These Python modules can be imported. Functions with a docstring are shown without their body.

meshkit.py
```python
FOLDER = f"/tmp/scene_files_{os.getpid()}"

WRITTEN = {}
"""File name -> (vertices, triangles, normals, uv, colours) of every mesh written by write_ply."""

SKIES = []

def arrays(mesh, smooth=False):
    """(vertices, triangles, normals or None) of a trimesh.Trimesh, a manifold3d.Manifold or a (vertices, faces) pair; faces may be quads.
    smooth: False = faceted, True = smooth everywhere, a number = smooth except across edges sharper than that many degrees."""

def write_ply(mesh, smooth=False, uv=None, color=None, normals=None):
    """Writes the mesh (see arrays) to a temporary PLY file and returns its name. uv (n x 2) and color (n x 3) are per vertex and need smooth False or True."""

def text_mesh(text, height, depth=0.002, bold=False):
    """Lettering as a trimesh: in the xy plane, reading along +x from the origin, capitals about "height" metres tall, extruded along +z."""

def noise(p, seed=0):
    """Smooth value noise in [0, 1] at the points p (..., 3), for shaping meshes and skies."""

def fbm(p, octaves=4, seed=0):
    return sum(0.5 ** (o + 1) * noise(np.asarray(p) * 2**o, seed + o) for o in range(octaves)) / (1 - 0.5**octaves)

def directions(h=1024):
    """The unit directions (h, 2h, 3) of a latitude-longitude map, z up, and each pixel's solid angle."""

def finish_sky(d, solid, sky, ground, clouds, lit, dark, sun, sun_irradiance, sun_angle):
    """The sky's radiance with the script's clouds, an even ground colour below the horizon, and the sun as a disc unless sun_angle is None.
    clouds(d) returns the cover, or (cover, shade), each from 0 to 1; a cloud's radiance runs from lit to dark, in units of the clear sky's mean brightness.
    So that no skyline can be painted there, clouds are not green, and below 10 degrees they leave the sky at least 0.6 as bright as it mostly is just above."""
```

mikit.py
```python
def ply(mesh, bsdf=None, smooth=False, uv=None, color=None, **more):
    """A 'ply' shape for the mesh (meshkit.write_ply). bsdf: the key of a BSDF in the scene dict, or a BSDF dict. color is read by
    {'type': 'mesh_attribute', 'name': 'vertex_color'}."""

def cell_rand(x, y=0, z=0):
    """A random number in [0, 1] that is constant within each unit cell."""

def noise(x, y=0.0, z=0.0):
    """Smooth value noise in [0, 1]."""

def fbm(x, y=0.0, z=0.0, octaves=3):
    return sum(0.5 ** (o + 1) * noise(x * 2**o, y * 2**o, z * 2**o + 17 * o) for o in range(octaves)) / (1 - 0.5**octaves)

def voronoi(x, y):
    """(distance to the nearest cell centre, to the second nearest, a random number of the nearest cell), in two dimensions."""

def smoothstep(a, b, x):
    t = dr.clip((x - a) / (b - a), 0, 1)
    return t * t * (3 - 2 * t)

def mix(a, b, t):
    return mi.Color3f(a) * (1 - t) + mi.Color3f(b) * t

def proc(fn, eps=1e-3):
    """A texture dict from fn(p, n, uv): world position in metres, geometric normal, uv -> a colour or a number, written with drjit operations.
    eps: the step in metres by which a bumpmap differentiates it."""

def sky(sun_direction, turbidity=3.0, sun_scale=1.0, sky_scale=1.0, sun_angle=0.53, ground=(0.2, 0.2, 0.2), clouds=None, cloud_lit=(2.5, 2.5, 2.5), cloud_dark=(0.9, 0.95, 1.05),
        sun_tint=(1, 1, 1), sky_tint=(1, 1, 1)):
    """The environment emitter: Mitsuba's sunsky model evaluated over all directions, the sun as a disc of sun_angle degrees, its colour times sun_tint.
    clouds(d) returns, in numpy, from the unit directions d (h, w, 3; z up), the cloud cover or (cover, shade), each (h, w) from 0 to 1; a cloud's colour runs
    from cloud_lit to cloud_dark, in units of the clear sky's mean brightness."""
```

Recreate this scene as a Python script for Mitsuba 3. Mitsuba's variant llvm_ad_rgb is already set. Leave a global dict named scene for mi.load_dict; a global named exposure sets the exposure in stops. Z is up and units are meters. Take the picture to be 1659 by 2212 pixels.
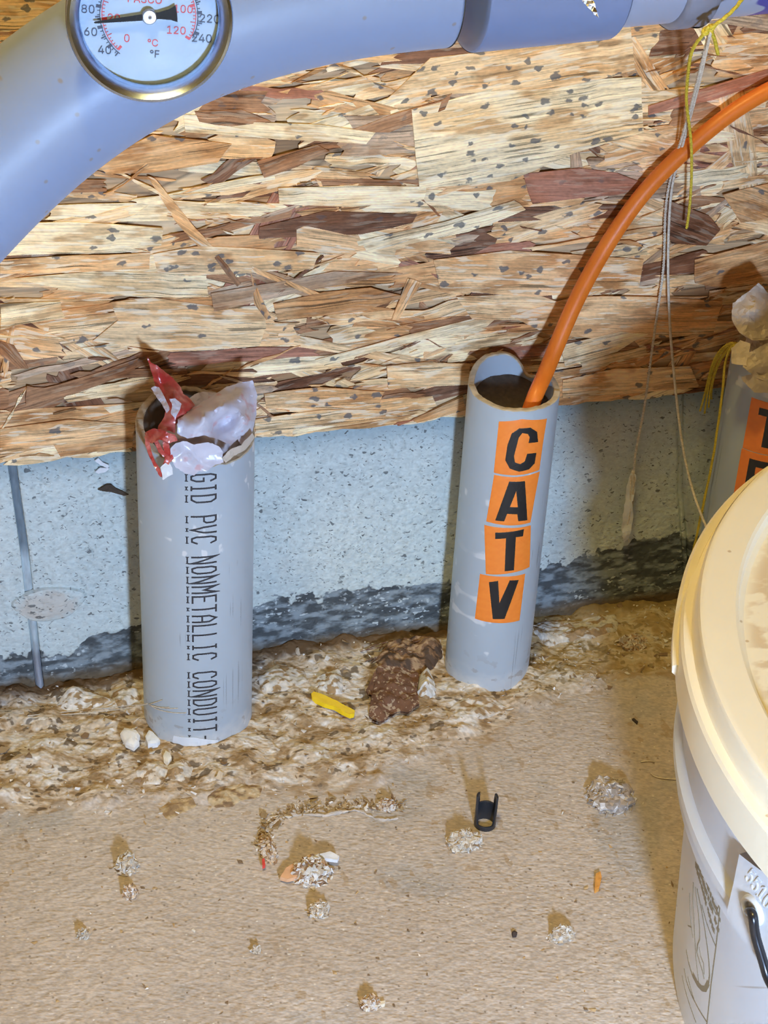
import math, random
import numpy as np, trimesh, drjit as dr, mitsuba as mi, shapely
from shapely.geometry import Polygon, LineString, Point, box as sbox
from shapely import affinity
import mikit, meshkit
from mikit import noise, fbm, voronoi, smoothstep, mix, cell_rand
from scipy.spatial import Delaunay
from scipy.interpolate import LinearNDInterpolator, RBFInterpolator

# ------------------------------------------------------------------ camera, lights, exposure
W, H, F = 1659, 2212, 3796.9
RC = np.array([[0.9562, -0.2888, 0.0486], [-0.1129, -0.5166, -0.8487], [0.2702, 0.8060, -0.5266]])
RC = np.linalg.qr(RC.T)[0].T * np.sign(np.diag(np.linalg.qr(RC.T)[1]))[:, None]
CAM = np.array([-0.22808, -1.19708, 0.92070])
T4 = mi.ScalarTransform4f
exposure = 0.0
COOL = np.array([0.45, 0.64, 0.96])
WARM = np.array([1.0, 0.80, 0.28])
LAMP_COOL, LAMP_WARM = 960.0, 215.0
scene, labels = {}, {}
scene['camera'] = {'type': 'perspective', 'fov': math.degrees(2 * math.atan(W / 2 / F)), 'fov_axis': 'x', 'near_clip': 0.02, 'far_clip': 50.0,
                   'to_world': T4().look_at(origin=CAM.tolist(), target=(CAM + RC[2]).tolist(), up=(-RC[1]).tolist())}


def ray(x, y):
    return np.array([(x - W / 2) / F, (y - H / 2) / F, 1.0]) @ RC


def fl(x, y, z=0.0):
    d = ray(x, y)
    return CAM + d * (z - CAM[2]) / d[2]


def wl(x, y, yy=0.0):
    d = ray(x, y)
    return CAM + d * (yy - CAM[1]) / d[1]


def on_cyl(x, y, ax, r):
    """where the line of sight of a photo point meets an upright cylinder: (angle, z)"""
    d = ray(x, y)
    o = CAM[:2] - np.array(ax)
    a, b, c = d[:2] @ d[:2], o @ d[:2], o @ o - r * r
    t = (-b - math.sqrt(max(b * b - a * c, 0))) / a
    P = CAM + d * t
    return math.atan2(P[1] - ax[1], P[0] - ax[0]), P[2]


# ------------------------------------------------------------------ helpers
def put(key, mesh, mat, smooth=False, label=None, cat=None, group=None, kind=None, uv=None, color=None):
    if key in scene:
        k = 1
        while f'{key}_{k:03d}' in scene:
            k += 1
        key = f'{key}_{k:03d}'
    scene[key] = mikit.ply(mesh, mat, smooth, uv=uv, color=color)
    if label or kind:
        tag(key, label, cat, group, kind)
    return key


def tag(key, label=None, cat=None, group=None, kind=None):
    d = {}
    if label: d['label'] = label
    if cat: d['category'] = cat
    if group: d['group'] = group
    if kind: d['kind'] = kind
    labels[key] = d


def cat(ms):
    return trimesh.util.concatenate(ms)


def tube(points, r, sides=10, cap=True, n=None):
    p = np.asarray(points, float)
    if n:
        t = np.linspace(0, len(p) - 1, n)
        from scipy.interpolate import CubicSpline
        p = CubicSpline(np.arange(len(p)), p)(t)
    rr = np.broadcast_to(np.asarray(r, float), (len(p),)) if np.ndim(r) == 0 else np.interp(np.linspace(0, 1, len(p)), np.linspace(0, 1, len(r)), r)
    tg = np.gradient(p, axis=0)
    tg /= np.linalg.norm(tg, axis=1, keepdims=True) + 1e-12
    a = np.cross(tg[0], [0.3, 0.2, 0.93]); a /= np.linalg.norm(a)
    A = []
    for k in range(len(p)):
        a = a - tg[k] * (a @ tg[k]); a /= np.linalg.norm(a); A.append(a)
    A = np.array(A); B = np.cross(tg, A)
    an = np.arange(sides) * 2 * np.pi / sides
    v = p[:, None] + rr[:, None, None] * (np.cos(an)[None, :, None] * A[:, None] + np.sin(an)[None, :, None] * B[:, None])
    i, j = np.meshgrid(np.arange(len(p) - 1), np.arange(sides), indexing='ij')
    q = np.stack([i * sides + j, i * sides + (j + 1) % sides, (i + 1) * sides + (j + 1) % sides, (i + 1) * sides + j], -1).reshape(-1, 4)
    f = [q[:, [0, 1, 2]], q[:, [0, 2, 3]]]
    v = v.reshape(-1, 3)
    if cap:
        v = np.vstack([v, p[:1], p[-1:]])
        s = np.arange(sides)
        f.append(np.stack([s * 0 + len(v) - 2, (s + 1) % sides, s], 1))
        b = (len(p) - 1) * sides
        f.append(np.stack([s * 0 + len(v) - 1, b + s, b + (s + 1) % sides], 1))
    return trimesh.Trimesh(v, np.vstack(f), process=False)


def lathe(profile, n=96, a0=0.0, a1=2 * np.pi):
    """closed or open (r, z) profile turned about z"""
    pr = np.asarray(profile, float)
    full = abs(a1 - a0 - 2 * np.pi) < 1e-6
    an = np.linspace(a0, a1, n, endpoint=not full)
    v = np.stack([pr[None, :, 0] * np.cos(an)[:, None], pr[None, :, 0] * np.sin(an)[:, None], np.broadcast_to(pr[None, :, 1], (n, len(pr)))], -1).reshape(-1, 3)
    m = len(pr)
    i, j = np.meshgrid(np.arange(n if full else n - 1), np.arange(m - 1), indexing='ij')
    i2 = (i + 1) % n
    q = np.stack([i * m + j, i2 * m + j, i2 * m + j + 1, i * m + j + 1], -1).reshape(-1, 4)
    return trimesh.Trimesh(v, np.vstack([q[:, [0, 1, 2]], q[:, [0, 2, 3]]]), process=False)


def rounded_box(sx, sy, sz, r=0.003):
    import manifold3d as m3
    s = m3.Manifold.sphere(r, 12)
    pts = [s.translate((x * (sx / 2 - r), y * (sy / 2 - r), z * (sz / 2 - r))) for x in (-1, 1) for y in (-1, 1) for z in (-1, 1)]
    me = m3.Manifold.batch_hull(pts).to_mesh()
    return trimesh.Trimesh(me.vert_properties[:, :3], me.tri_verts, process=False)


def bx(x0, x1, y0, y1, z0, z1):
    return trimesh.creation.box(bounds=[[x0, y0, z0], [x1, y1, z1]])


def tri_poly(poly, maxlen=None):
    """2-D triangulation of a polygon, refined"""
    v, f = trimesh.creation.triangulate_polygon(poly, engine='earcut')
    v = np.column_stack([v, np.zeros(len(v))])
    if maxlen:
        v, f = trimesh.remesh.subdivide_to_size(v, f, maxlen, max_iter=12)
    return v[:, :2], f


def wrap(poly, fn, maxlen=0.002, thick=0.0004):
    """a flat shape laid on a curved surface: fn(2-D points, height) -> 3-D points; with its own thickness"""
    polys = list(getattr(poly, 'geoms', [poly]))
    out = []
    for g in polys:
        if g.area <= 0: continue
        m = trimesh.creation.extrude_polygon(g, 1.0, engine='earcut')
        v, f = trimesh.remesh.subdivide_to_size(m.vertices, m.faces, max(maxlen, 1e-5) * 1.0, max_iter=14) if maxlen and maxlen > 0 else (m.vertices, m.faces)
        out.append((v, f))
    vs, fs, k = [], [], 0
    for v, f in out:
        vs.append(v); fs.append(f + k); k += len(v)
    v = np.vstack(vs)
    return trimesh.Trimesh(fn(v[:, :2], v[:, 2] * thick), np.vstack(fs), process=False)


def wrap2(poly, fn, maxlen, thick):
    """as wrap, but the wall of the extrusion is one row (cheaper): top sheet + rim"""
    vs, fs, k = [], [], 0
    for g in getattr(poly, 'geoms', [poly]):
        if g.area <= 0: continue
        v, f = tri_poly(g, maxlen)
        m = trimesh.Trimesh(np.column_stack([v, v[:, 0] * 0]), f, process=True)
        v, f = np.array(m.vertices)[:, :2], np.array(m.faces)
        nrm = np.cross(np.append(v[f[0, 1]] - v[f[0, 0]], 0), np.append(v[f[0, 2]] - v[f[0, 0]], 0))[2]
        if nrm < 0: f = f[:, ::-1]
        e = np.sort(np.vstack([f[:, [0, 1]], f[:, [1, 2]], f[:, [2, 0]]]), 1)
        ed = np.vstack([f[:, [0, 1]], f[:, [1, 2]], f[:, [2, 0]]])
        _, inv, cnt = np.unique(e, axis=0, return_inverse=True, return_counts=True)
        bd = ed[cnt[inv.ravel()] == 1]
        n = len(v)
        top = fn(v, np.full(n, thick)); bot = fn(v, np.zeros(n))
        ff = np.vstack([f, np.stack([bd[:, 1], bd[:, 0], bd[:, 0] + n], 1), np.stack([bd[:, 1], bd[:, 0] + n, bd[:, 1] + n], 1)])
        vs.append(np.vstack([top, bot])); fs.append(ff + k); k += 2 * n
    return trimesh.Trimesh(np.vstack(vs), np.vstack(fs), process=False)


def cross2(a, b):
    return a[..., 0] * b[..., 1] - a[..., 1] * b[..., 0]


def rgb(c):
    return {'type': 'rgb', 'value': list(c)}


def mat(name, color, rough=0.5, two=True, **kw):
    b = {'type': 'principled', 'base_color': color if isinstance(color, dict) else rgb(color), 'roughness': rough, **kw}
    scene[name] = {'type': 'twosided', 'b': b} if two else b
    return name


# ------------------------------------------------------------------ materials
def wood_tone(t, pal):
    c = mi.Color3f(*pal[0])
    for k in range(1, len(pal)):
        c = dr.select(t > k - 0.5, mi.Color3f(*pal[k]), c)
    return c


PAL = [(0.95, 0.76, 0.46), (0.92, 0.63, 0.33), (0.84, 0.52, 0.25), (0.68, 0.38, 0.165), (0.40, 0.205, 0.10), (0.24, 0.115, 0.062), (0.44, 0.195, 0.12), (0.55, 0.385, 0.25)]


def strand_parts(uv):
    k = dr.floor(uv.x); t = dr.floor(uv.y)
    return k, t, uv.x - k, uv.y - t - 0.5


def strand_col(p, n, uv):
    k, t, u, v = strand_parts(uv)
    c = wood_tone(t, PAL)
    wav = v + 0.0016 * noise(u * 60.0, k * 3.7)
    broad = noise(u * 14.0 + k * 5.1, wav * 260.0, k)
    fine = noise(u * 55.0 + k * 2.3, wav * 1300.0, k + 3.0)
    hair = noise(u * 90.0, wav * 3200.0, k + 9.0)
    c = c * (0.62 + 0.44 * broad + 0.46 * (fine - 0.5) + 0.30 * (hair - 0.5) + 0.22 * noise(u * 420.0 + v * 200.0, v * 900.0, k))
    crack = smoothstep(0.74, 0.82, noise(u * 22.0 + k, wav * 1000.0, 5.0)) * smoothstep(0.35, 0.65, noise(u * 30.0, v * 60.0, k))
    c = mix(c, c * 0.30, crack * 0.85)
    red = smoothstep(0.40, 0.70, fbm(p.x * 26.0, p.z * 60.0, 2.0, 3))
    c = mix(c, c * mi.Color3f(0.82, 0.64, 0.46), red * 0.75)
    dark = smoothstep(0.56, 0.70, fbm(p.x * 34.0 + 7.0, p.z * 110.0, 5.0, 3))
    c = mix(c, c * mi.Color3f(0.62, 0.50, 0.40), dark * 0.75)
    wh = smoothstep(0.60, 0.72, fbm(u * 60.0 + k, wav * 420.0, 8.0, 3)) * dr.select(t < 2.5, 0.5, 0.12)
    c = mix(c, mi.Color3f(0.95, 0.84, 0.62), wh)
    d, d2, w = voronoi((u + 0.004 * (noise(u * 260.0, v * 420.0, 3.0) - 0.5)) * 88.0 + k * 3.1, (v + 0.0026 * (noise(u * 260.0, v * 420.0, 7.0) - 0.5)) * 140.0 + k * 1.7)
    dens = 0.03 + 0.34 * dr.square(cell_rand(k, 4.0))
    edge = 0.20 + 0.14 * cell_rand(dr.floor(w * 999.0), 1.0) + 0.10 * (noise(u * 900.0, v * 900.0) - 0.5)
    spot = (1.0 - smoothstep(edge - 0.07, edge + 0.07, d)) * dr.select(w < dens, 1.0, 0.0) * dr.select(t < 3.5, 0.82, 0.35)
    return mix(c, mi.Color3f(0.10, 0.105, 0.11), spot)


def strand_bump(p, n, uv):
    k, t, u, v = strand_parts(uv)
    wav = v + 0.0016 * noise(u * 60.0, k * 3.7)
    return noise(u * 55.0 + k * 2.3, wav * 1300.0, k + 3.0) * 0.55 + noise(u * 18.0 + k, wav * 500.0) * 0.8


scene['mat_strand'] = {'type': 'twosided', 'b': {'type': 'bumpmap', 'scale': 0.00042, 'arbitrary': mikit.proc(strand_bump, 3e-4),
                       'b': {'type': 'principled', 'base_color': mikit.proc(strand_col), 'roughness': 0.75, 'specular': 0.25}}}


def board_col(p, n, uv):
    d, d2, w = voronoi(p.x * 11.0 + 3.0 + 0.6 * p.z, p.z * 55.0 - p.x * 2.0)
    g = noise(p.x * 40.0, p.z * 900.0, p.y * 300.0)
    c = mix((0.36, 0.20, 0.09), (0.72, 0.52, 0.30), w)
    return c * (0.7 + 0.5 * g) * (0.55 + 0.45 * smoothstep(0.0, 0.12, d2 - d))


mat('mat_board', mikit.proc(board_col), 0.8)


def paint_edge(x):
    """height of the lower edge of the painted area on the block wall (z in metres)"""
    return 0.060 - 0.022 * smoothstep(-0.03, -0.11, x) * 1.0 + 0.014 * smoothstep(0.30, 0.42, x)


def wall_parts(p):
    x, z = p.x, p.z
    big = fbm(x * 40.0, z * 40.0, 0.0, 4)
    fine = fbm(x * 190.0, z * 190.0, 3.0, 3)
    edge = z - paint_edge(x) + 0.026 * (big - 0.5) + 0.012 * (fine - 0.5)
    painted = smoothstep(-0.0008, 0.0008, edge)
    return big, fine, painted, edge


def wall_col(p, n, uv):
    x, z = p.x, p.z
    big, fine, painted, edge = wall_parts(p)
    paint = mix((0.49, 0.555, 0.54), (0.58, 0.63, 0.59), big)
    paint = paint * (0.86 + 0.14 * noise(x * 700.0, z * 900.0, 1.0) + 0.16 * noise(x * 330.0 + z * 150.0, z * 520.0, 3.0))
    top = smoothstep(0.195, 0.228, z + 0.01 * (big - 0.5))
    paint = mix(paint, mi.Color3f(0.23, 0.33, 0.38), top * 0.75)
    stain = (1.0 - smoothstep(0.55, 1.0, dr.sqrt(dr.square((x + 0.112) / 0.030) + dr.square((z - 0.088) / 0.018)) + 0.5 * (fine - 0.5)))
    paint = mix(paint, mi.Color3f(0.52, 0.47, 0.40), stain * 0.75)
    wx = x + 0.0035 * (noise(x * 420.0, z * 420.0, 21.0) - 0.5)
    wz = z + 0.0030 * (noise(x * 420.0, z * 420.0, 33.0) - 0.5)
    d, d2, w = voronoi(wx * 270.0 + wz * 110.0, wz * 480.0)
    sz = 0.10 + 0.24 * cell_rand(dr.floor(w * 997.0), 2.0)
    pit = (1.0 - smoothstep(sz - 0.10, sz + 0.06, d + 0.25 * (fine - 0.5))) * dr.select(w < 0.27, 1.0, 0.0) * (0.55 + 0.45 * cell_rand(dr.floor(w * 9973.0), 5.0))
    d, d2, w = voronoi(wx * 85.0 + wz * 30.0 + 5.0, wz * 160.0)
    pit = dr.maximum(pit, (1.0 - smoothstep(0.10, 0.20, d + 0.35 * (fine - 0.5))) * dr.select(w < 0.07, 0.9, 0.0))
    paint = mix(paint, mi.Color3f(0.055, 0.06, 0.065), pit * 0.85)
    bare = mix((0.07, 0.08, 0.085), (0.25, 0.29, 0.31), smoothstep(0.35, 0.72, fbm(x * 90.0, z * 220.0, 7.0, 4)))
    fleck = smoothstep(0.66, 0.74, fbm(x * 260.0, z * 420.0, 11.0, 3)) * smoothstep(0.3, 0.7, noise(x * 30.0, z * 40.0, 4.0))
    bare = mix(bare, mi.Color3f(0.55, 0.60, 0.60), fleck * 0.8)
    bare = mix(bare, mi.Color3f(0.13, 0.09, 0.05), 1.0 - smoothstep(0.008, 0.022, z + 0.012 * (big - 0.5)))
    rim = (1.0 - smoothstep(0.0, 0.0035, dr.abs(edge + 0.001))) * smoothstep(0.5, 0.7, fine)
    return mix(mix(bare, paint, painted), mi.Color3f(0.05, 0.05, 0.05), rim * 0.6)


def wall_bump(p, n, uv):
    x, z = p.x, p.z
    d, d2, w = voronoi(x * 260.0 + z * 60.0, z * 420.0)
    pit = (1.0 - smoothstep(0.1, 0.36, d)) * dr.select(w < 0.26, 1.0, 0.0)
    return fbm(x * 320.0, z * 320.0, 2.0, 3) - 0.8 * pit


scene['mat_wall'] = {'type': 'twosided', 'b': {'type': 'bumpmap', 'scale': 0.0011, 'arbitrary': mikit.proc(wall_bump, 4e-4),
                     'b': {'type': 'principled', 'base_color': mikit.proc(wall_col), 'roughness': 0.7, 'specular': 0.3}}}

ROUGH = np.array([(-0.6, -0.146), (-0.172, -0.146), (-0.126, -0.144), (-0.04, -0.170), (0.012, -0.169), (0.117, -0.168), (0.16, -0.156), (0.207, -0.137), (0.297, -0.107), (0.359, -0.10), (0.433, -0.085), (0.9, -0.08)])


def rough_line(x):
    L = ROUGH.tolist()
    y = mi.Float(L[0][1])
    for (xa, ya), (xb, yb) in zip(L[:-1], L[1:]):
        y = dr.select((x >= xa) & (x < xb), ya + (yb - ya) * (x - xa) / (xb - xa), y)
    return y


def floor_col(p, n, uv):
    x, y = p.x, p.y
    a, b = x * 0.94 - y * 0.34, x * 0.34 + y * 0.94
    big = fbm(x * 9.0, y * 9.0, 0.0, 4)
    grain = fbm(a * 330.0, b * 560.0, 1.0, 3)
    c = mix((0.45, 0.37, 0.295), (0.57, 0.485, 0.40), big * 0.9 + 0.25 * (noise(a * 40.0, b * 70.0) - 0.5))
    grit = noise(a * 520.0, b * 1250.0, 4.0)
    c = c * (0.66 + 0.46 * grain + 0.22 * grit)
    c = mix(c, c * mi.Color3f(0.80, 0.86, 0.93), smoothstep(0.60, 0.72, fbm(x * 14.0 + 4.0, y * 14.0, 5.0, 3)) * 0.7)
    stain = smoothstep(0.70, 0.78, fbm(x * 120.0, y * 90.0, 9.0, 4)) * smoothstep(0.45, 0.65, noise(x * 12.0, y * 12.0, 2.0))
    c = mix(c, mi.Color3f(0.36, 0.24, 0.12), stain * 0.55)
    d, d2, w = voronoi(x * 210.0, y * 190.0)
    fl_ = (1.0 - smoothstep(0.12, 0.22, d)) * dr.select(w < 0.045, 1.0, 0.0)
    c = mix(c, mi.Color3f(0.15, 0.10, 0.06), fl_ * 0.6)
    d, d2, w = voronoi(x * 120.0 + 7.0, y * 130.0)
    c = mix(c, mi.Color3f(0.75, 0.68, 0.58), (1.0 - smoothstep(0.06, 0.12, d)) * dr.select(w < 0.10, 0.8, 0.0))
    # crust of old mortar along the wall
    e = y - rough_line(x) + 0.030 * (fbm(x * 28.0, y * 28.0, 3.0, 4) - 0.5) * 2.0
    crust = smoothstep(-0.012, 0.016, e)
    m1 = fbm(a * 62.0, b * 105.0, 21.0, 4)
    m2 = fbm(a * 150.0, b * 330.0, 13.0, 4)
    dirt = mix((0.25, 0.15, 0.065), (0.45, 0.32, 0.19), m2)
    lime = mix((0.55, 0.49, 0.42), (0.78, 0.75, 0.71), m2)
    cr = mix(mix(dirt, (0.56, 0.45, 0.33), smoothstep(0.36, 0.50, m1 * 0.7 + m2 * 0.3)), lime, smoothstep(0.52, 0.64, m1 * 0.6 + m2 * 0.4) * 0.75)
    cr = cr * (0.70 + 0.60 * grain)
    cr = mix(cr, mi.Color3f(0.10, 0.065, 0.035), smoothstep(0.64, 0.72, fbm(x * 120.0, y * 150.0, 31.0, 3)) * 0.8)
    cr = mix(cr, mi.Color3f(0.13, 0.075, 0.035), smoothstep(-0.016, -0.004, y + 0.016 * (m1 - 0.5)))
    cr = mix(cr, mi.Color3f(0.42, 0.30, 0.12), smoothstep(0.24, 0.34, x) * 0.45)
    rim = (1.0 - smoothstep(0.0, 0.010, dr.abs(e))) * smoothstep(0.42, 0.6, m1)
    c = mix(c, cr, crust)
    return mix(c, mi.Color3f(0.34, 0.21, 0.09), rim * 0.7)


def floor_bump(p, n, uv):
    x, y = p.x, p.y
    a, b = x * 0.94 - y * 0.34, x * 0.34 + y * 0.94
    crust = smoothstep(-0.01, 0.02, y - rough_line(x))
    return fbm(a * 310.0, b * 560.0, 1.0, 3) * (0.95 + 0.7 * crust) + 0.5 * fbm(a * 90.0, b * 190.0, 2.0, 2) + 1.3 * crust * fbm(x * 130.0, y * 170.0, 8.0, 3)


scene['mat_floor'] = {'type': 'twosided', 'b': {'type': 'bumpmap', 'scale': 0.0010, 'arbitrary': mikit.proc(floor_bump, 4e-4),
                      'b': {'type': 'principled', 'base_color': mikit.proc(floor_col), 'roughness': 0.85, 'specular': 0.2}}}


def pvc_col(p, n, uv):
    c = mix((0.345, 0.395, 0.44), (0.40, 0.45, 0.49), fbm(p.x * 30.0 + p.y * 20.0, p.z * 12.0, 0.0, 3))
    scr = smoothstep(0.80, 0.90, noise(p.x * 700.0 + p.y * 400.0, p.z * 16.0, 1.0)) * smoothstep(0.62, 0.75, noise(p.x * 60.0, p.z * 20.0, p.y * 60.0))
    c = mix(c, mi.Color3f(0.18, 0.20, 0.22), scr * 0.5)
    sm = smoothstep(0.68, 0.78, fbm(p.x * 160.0 + p.y * 90.0, p.z * 95.0, 4.0, 3)) * smoothstep(0.55, 0.7, noise(p.x * 28.0, p.z * 20.0, 6.0))
    c = mix(c, mi.Color3f(0.62, 0.63, 0.64), sm * 0.75)
    foot = 1.0 - smoothstep(0.004, 0.026, p.z + 0.022 * (fbm(p.x * 120.0, p.y * 120.0, p.z * 120.0, 3) - 0.5))
    c = mix(c, mi.Color3f(0.56, 0.55, 0.53), foot * 0.6)
    dirt = smoothstep(0.62, 0.7, fbm(p.x * 140.0, p.y * 140.0, p.z * 140.0, 3)) * (1.0 - smoothstep(0.01, 0.05, p.z))
    return mix(c, mi.Color3f(0.2, 0.13, 0.07), dirt * 0.35)


mat('mat_conduit', mikit.proc(pvc_col), 0.42, specular=0.5)
mat('mat_rim', mikit.proc(lambda p, n, uv: mix((0.22, 0.165, 0.10), (0.66, 0.55, 0.38), fbm(p.x * 160.0, p.y * 220.0, p.z * 220.0, 3))), 0.8)
mat('mat_brown_bore', mikit.proc(lambda p, n, uv: mix((0.07, 0.05, 0.035), (0.20, 0.15, 0.10), fbm(p.x * 120.0, p.y * 120.0, p.z * 60.0, 3))), 0.85)  # inside of the pipe in mottled dark brown
mat('mat_ink', (0.022, 0.022, 0.026), 0.6)
mat('mat_orange_label', mikit.proc(lambda p, n, uv: mix((0.80, 0.20, 0.025), (0.86, 0.25, 0.035), fbm(p.x * 300.0, p.y * 300.0, p.z * 300.0, 2))), 0.45)
mat('mat_black_letter', (0.012, 0.012, 0.013), 0.45)
mat('mat_dark_fill', mikit.proc(lambda p, n, uv: mix((0.035, 0.026, 0.018), (0.085, 0.06, 0.04), fbm(p.x * 350.0, p.y * 350.0, p.z * 350.0, 3))), 0.95)
mat('mat_cable', mikit.proc(lambda p, n, uv: mix((0.70, 0.155, 0.012), (0.80, 0.20, 0.02), noise(p.x * 60.0, p.y * 60.0, p.z * 60.0))), 0.38)


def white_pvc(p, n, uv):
    c = mi.Color3f(0.235, 0.29, 0.42) * (0.95 + 0.08 * fbm(p.x * 14.0, p.y * 14.0, p.z * 14.0, 3))  # white pipe; the blue, weaker light on it is put into this base colour
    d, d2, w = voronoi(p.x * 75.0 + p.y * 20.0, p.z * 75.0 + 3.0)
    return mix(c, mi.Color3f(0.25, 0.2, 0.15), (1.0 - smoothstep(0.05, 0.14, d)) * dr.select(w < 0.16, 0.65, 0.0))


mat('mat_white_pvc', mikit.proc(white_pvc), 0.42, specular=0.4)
mat('mat_coupling_pvc', mikit.proc(lambda p, n, uv: mi.Color3f(0.17, 0.22, 0.36) * (0.92 + 0.12 * fbm(p.x * 30.0, p.y * 30.0, p.z * 60.0, 3))), 0.34)  # bluish light painted into the base colour of the coupling


def primer_col(p, n, uv):
    s = smoothstep(0.55, 0.60, fbm(p.x * 42.0 + 3.0, p.y * 42.0 + 5.0, p.z * 42.0, 3))
    return mix((0.30, 0.33, 0.42), (0.05, 0.045, 0.26), s * 0.92)


mat('mat_primer_pvc', mikit.proc(primer_col), 0.35)
mat('mat_ring_pvc', mikit.proc(lambda p, n, uv: mix((0.16, 0.16, 0.19), (0.26, 0.27, 0.33), fbm(p.x * 60.0, p.y * 60.0, p.z * 60.0, 3))), 0.4)
scene['mat_chrome'] = {'type': 'twosided', 'b': {'type': 'roughconductor', 'material': 'Al', 'alpha': 0.12, 'specular_reflectance': rgb((0.56, 0.70, 0.98))}}
scene['mat_foil'] = {'type': 'twosided', 'b': {'type': 'roughconductor', 'material': 'Al', 'alpha': 0.16}}
mat('mat_dial', (0.42, 0.54, 0.68), 0.6, specular=0.2)
mat('mat_dial_ink', (0.012, 0.018, 0.05), 0.5)
mat('mat_dial_red', (0.55, 0.04, 0.05), 0.5)
mat('mat_pointer', (0.012, 0.013, 0.014), 0.6, specular=0.2)
mat('mat_hub_metal', (0.45, 0.45, 0.46), 0.3, metallic=0.9)
scene['mat_lens'] = {'type': 'thindielectric', 'int_ior': 1.3}


def bucket_col(p, n, uv):
    c = mi.Color3f(0.57, 0.58, 0.585) * (0.965 + 0.05 * fbm(p.x * 30.0, p.y * 30.0, p.z * 30.0, 3))
    d, d2, w = voronoi(p.x * 60.0, p.y * 60.0 + p.z * 60.0)
    return mix(c, mi.Color3f(0.25, 0.18, 0.1), (1.0 - smoothstep(0.04, 0.10, d)) * dr.select(w < 0.10, 0.6, 0.0))


def lid_col(p, n, uv):
    c = bucket_col(p, n, uv) * mi.Color3f(1.40, 1.24, 0.92)  # lid painted lighter and warmer than the body, for the warm overhead light
    qx, qy, qz = p.x - 0.46383, p.y + 0.54376, p.z - 0.33034
    hq = qx * -0.05135 + qy * -0.12821 + qz * 0.99042
    r = dr.sqrt(dr.maximum(qx * qx + qy * qy + qz * qz - hq * hq, 0.0))
    dirt = smoothstep(0.45, 0.62, fbm(p.x * 60.0, p.y * 110.0, 3.0, 4)) * (1.0 - smoothstep(0.222, 0.234, r)) * smoothstep(0.17, 0.222, r)
    return mix(c, mi.Color3f(0.50, 0.34, 0.17), dirt * 0.6)


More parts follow.
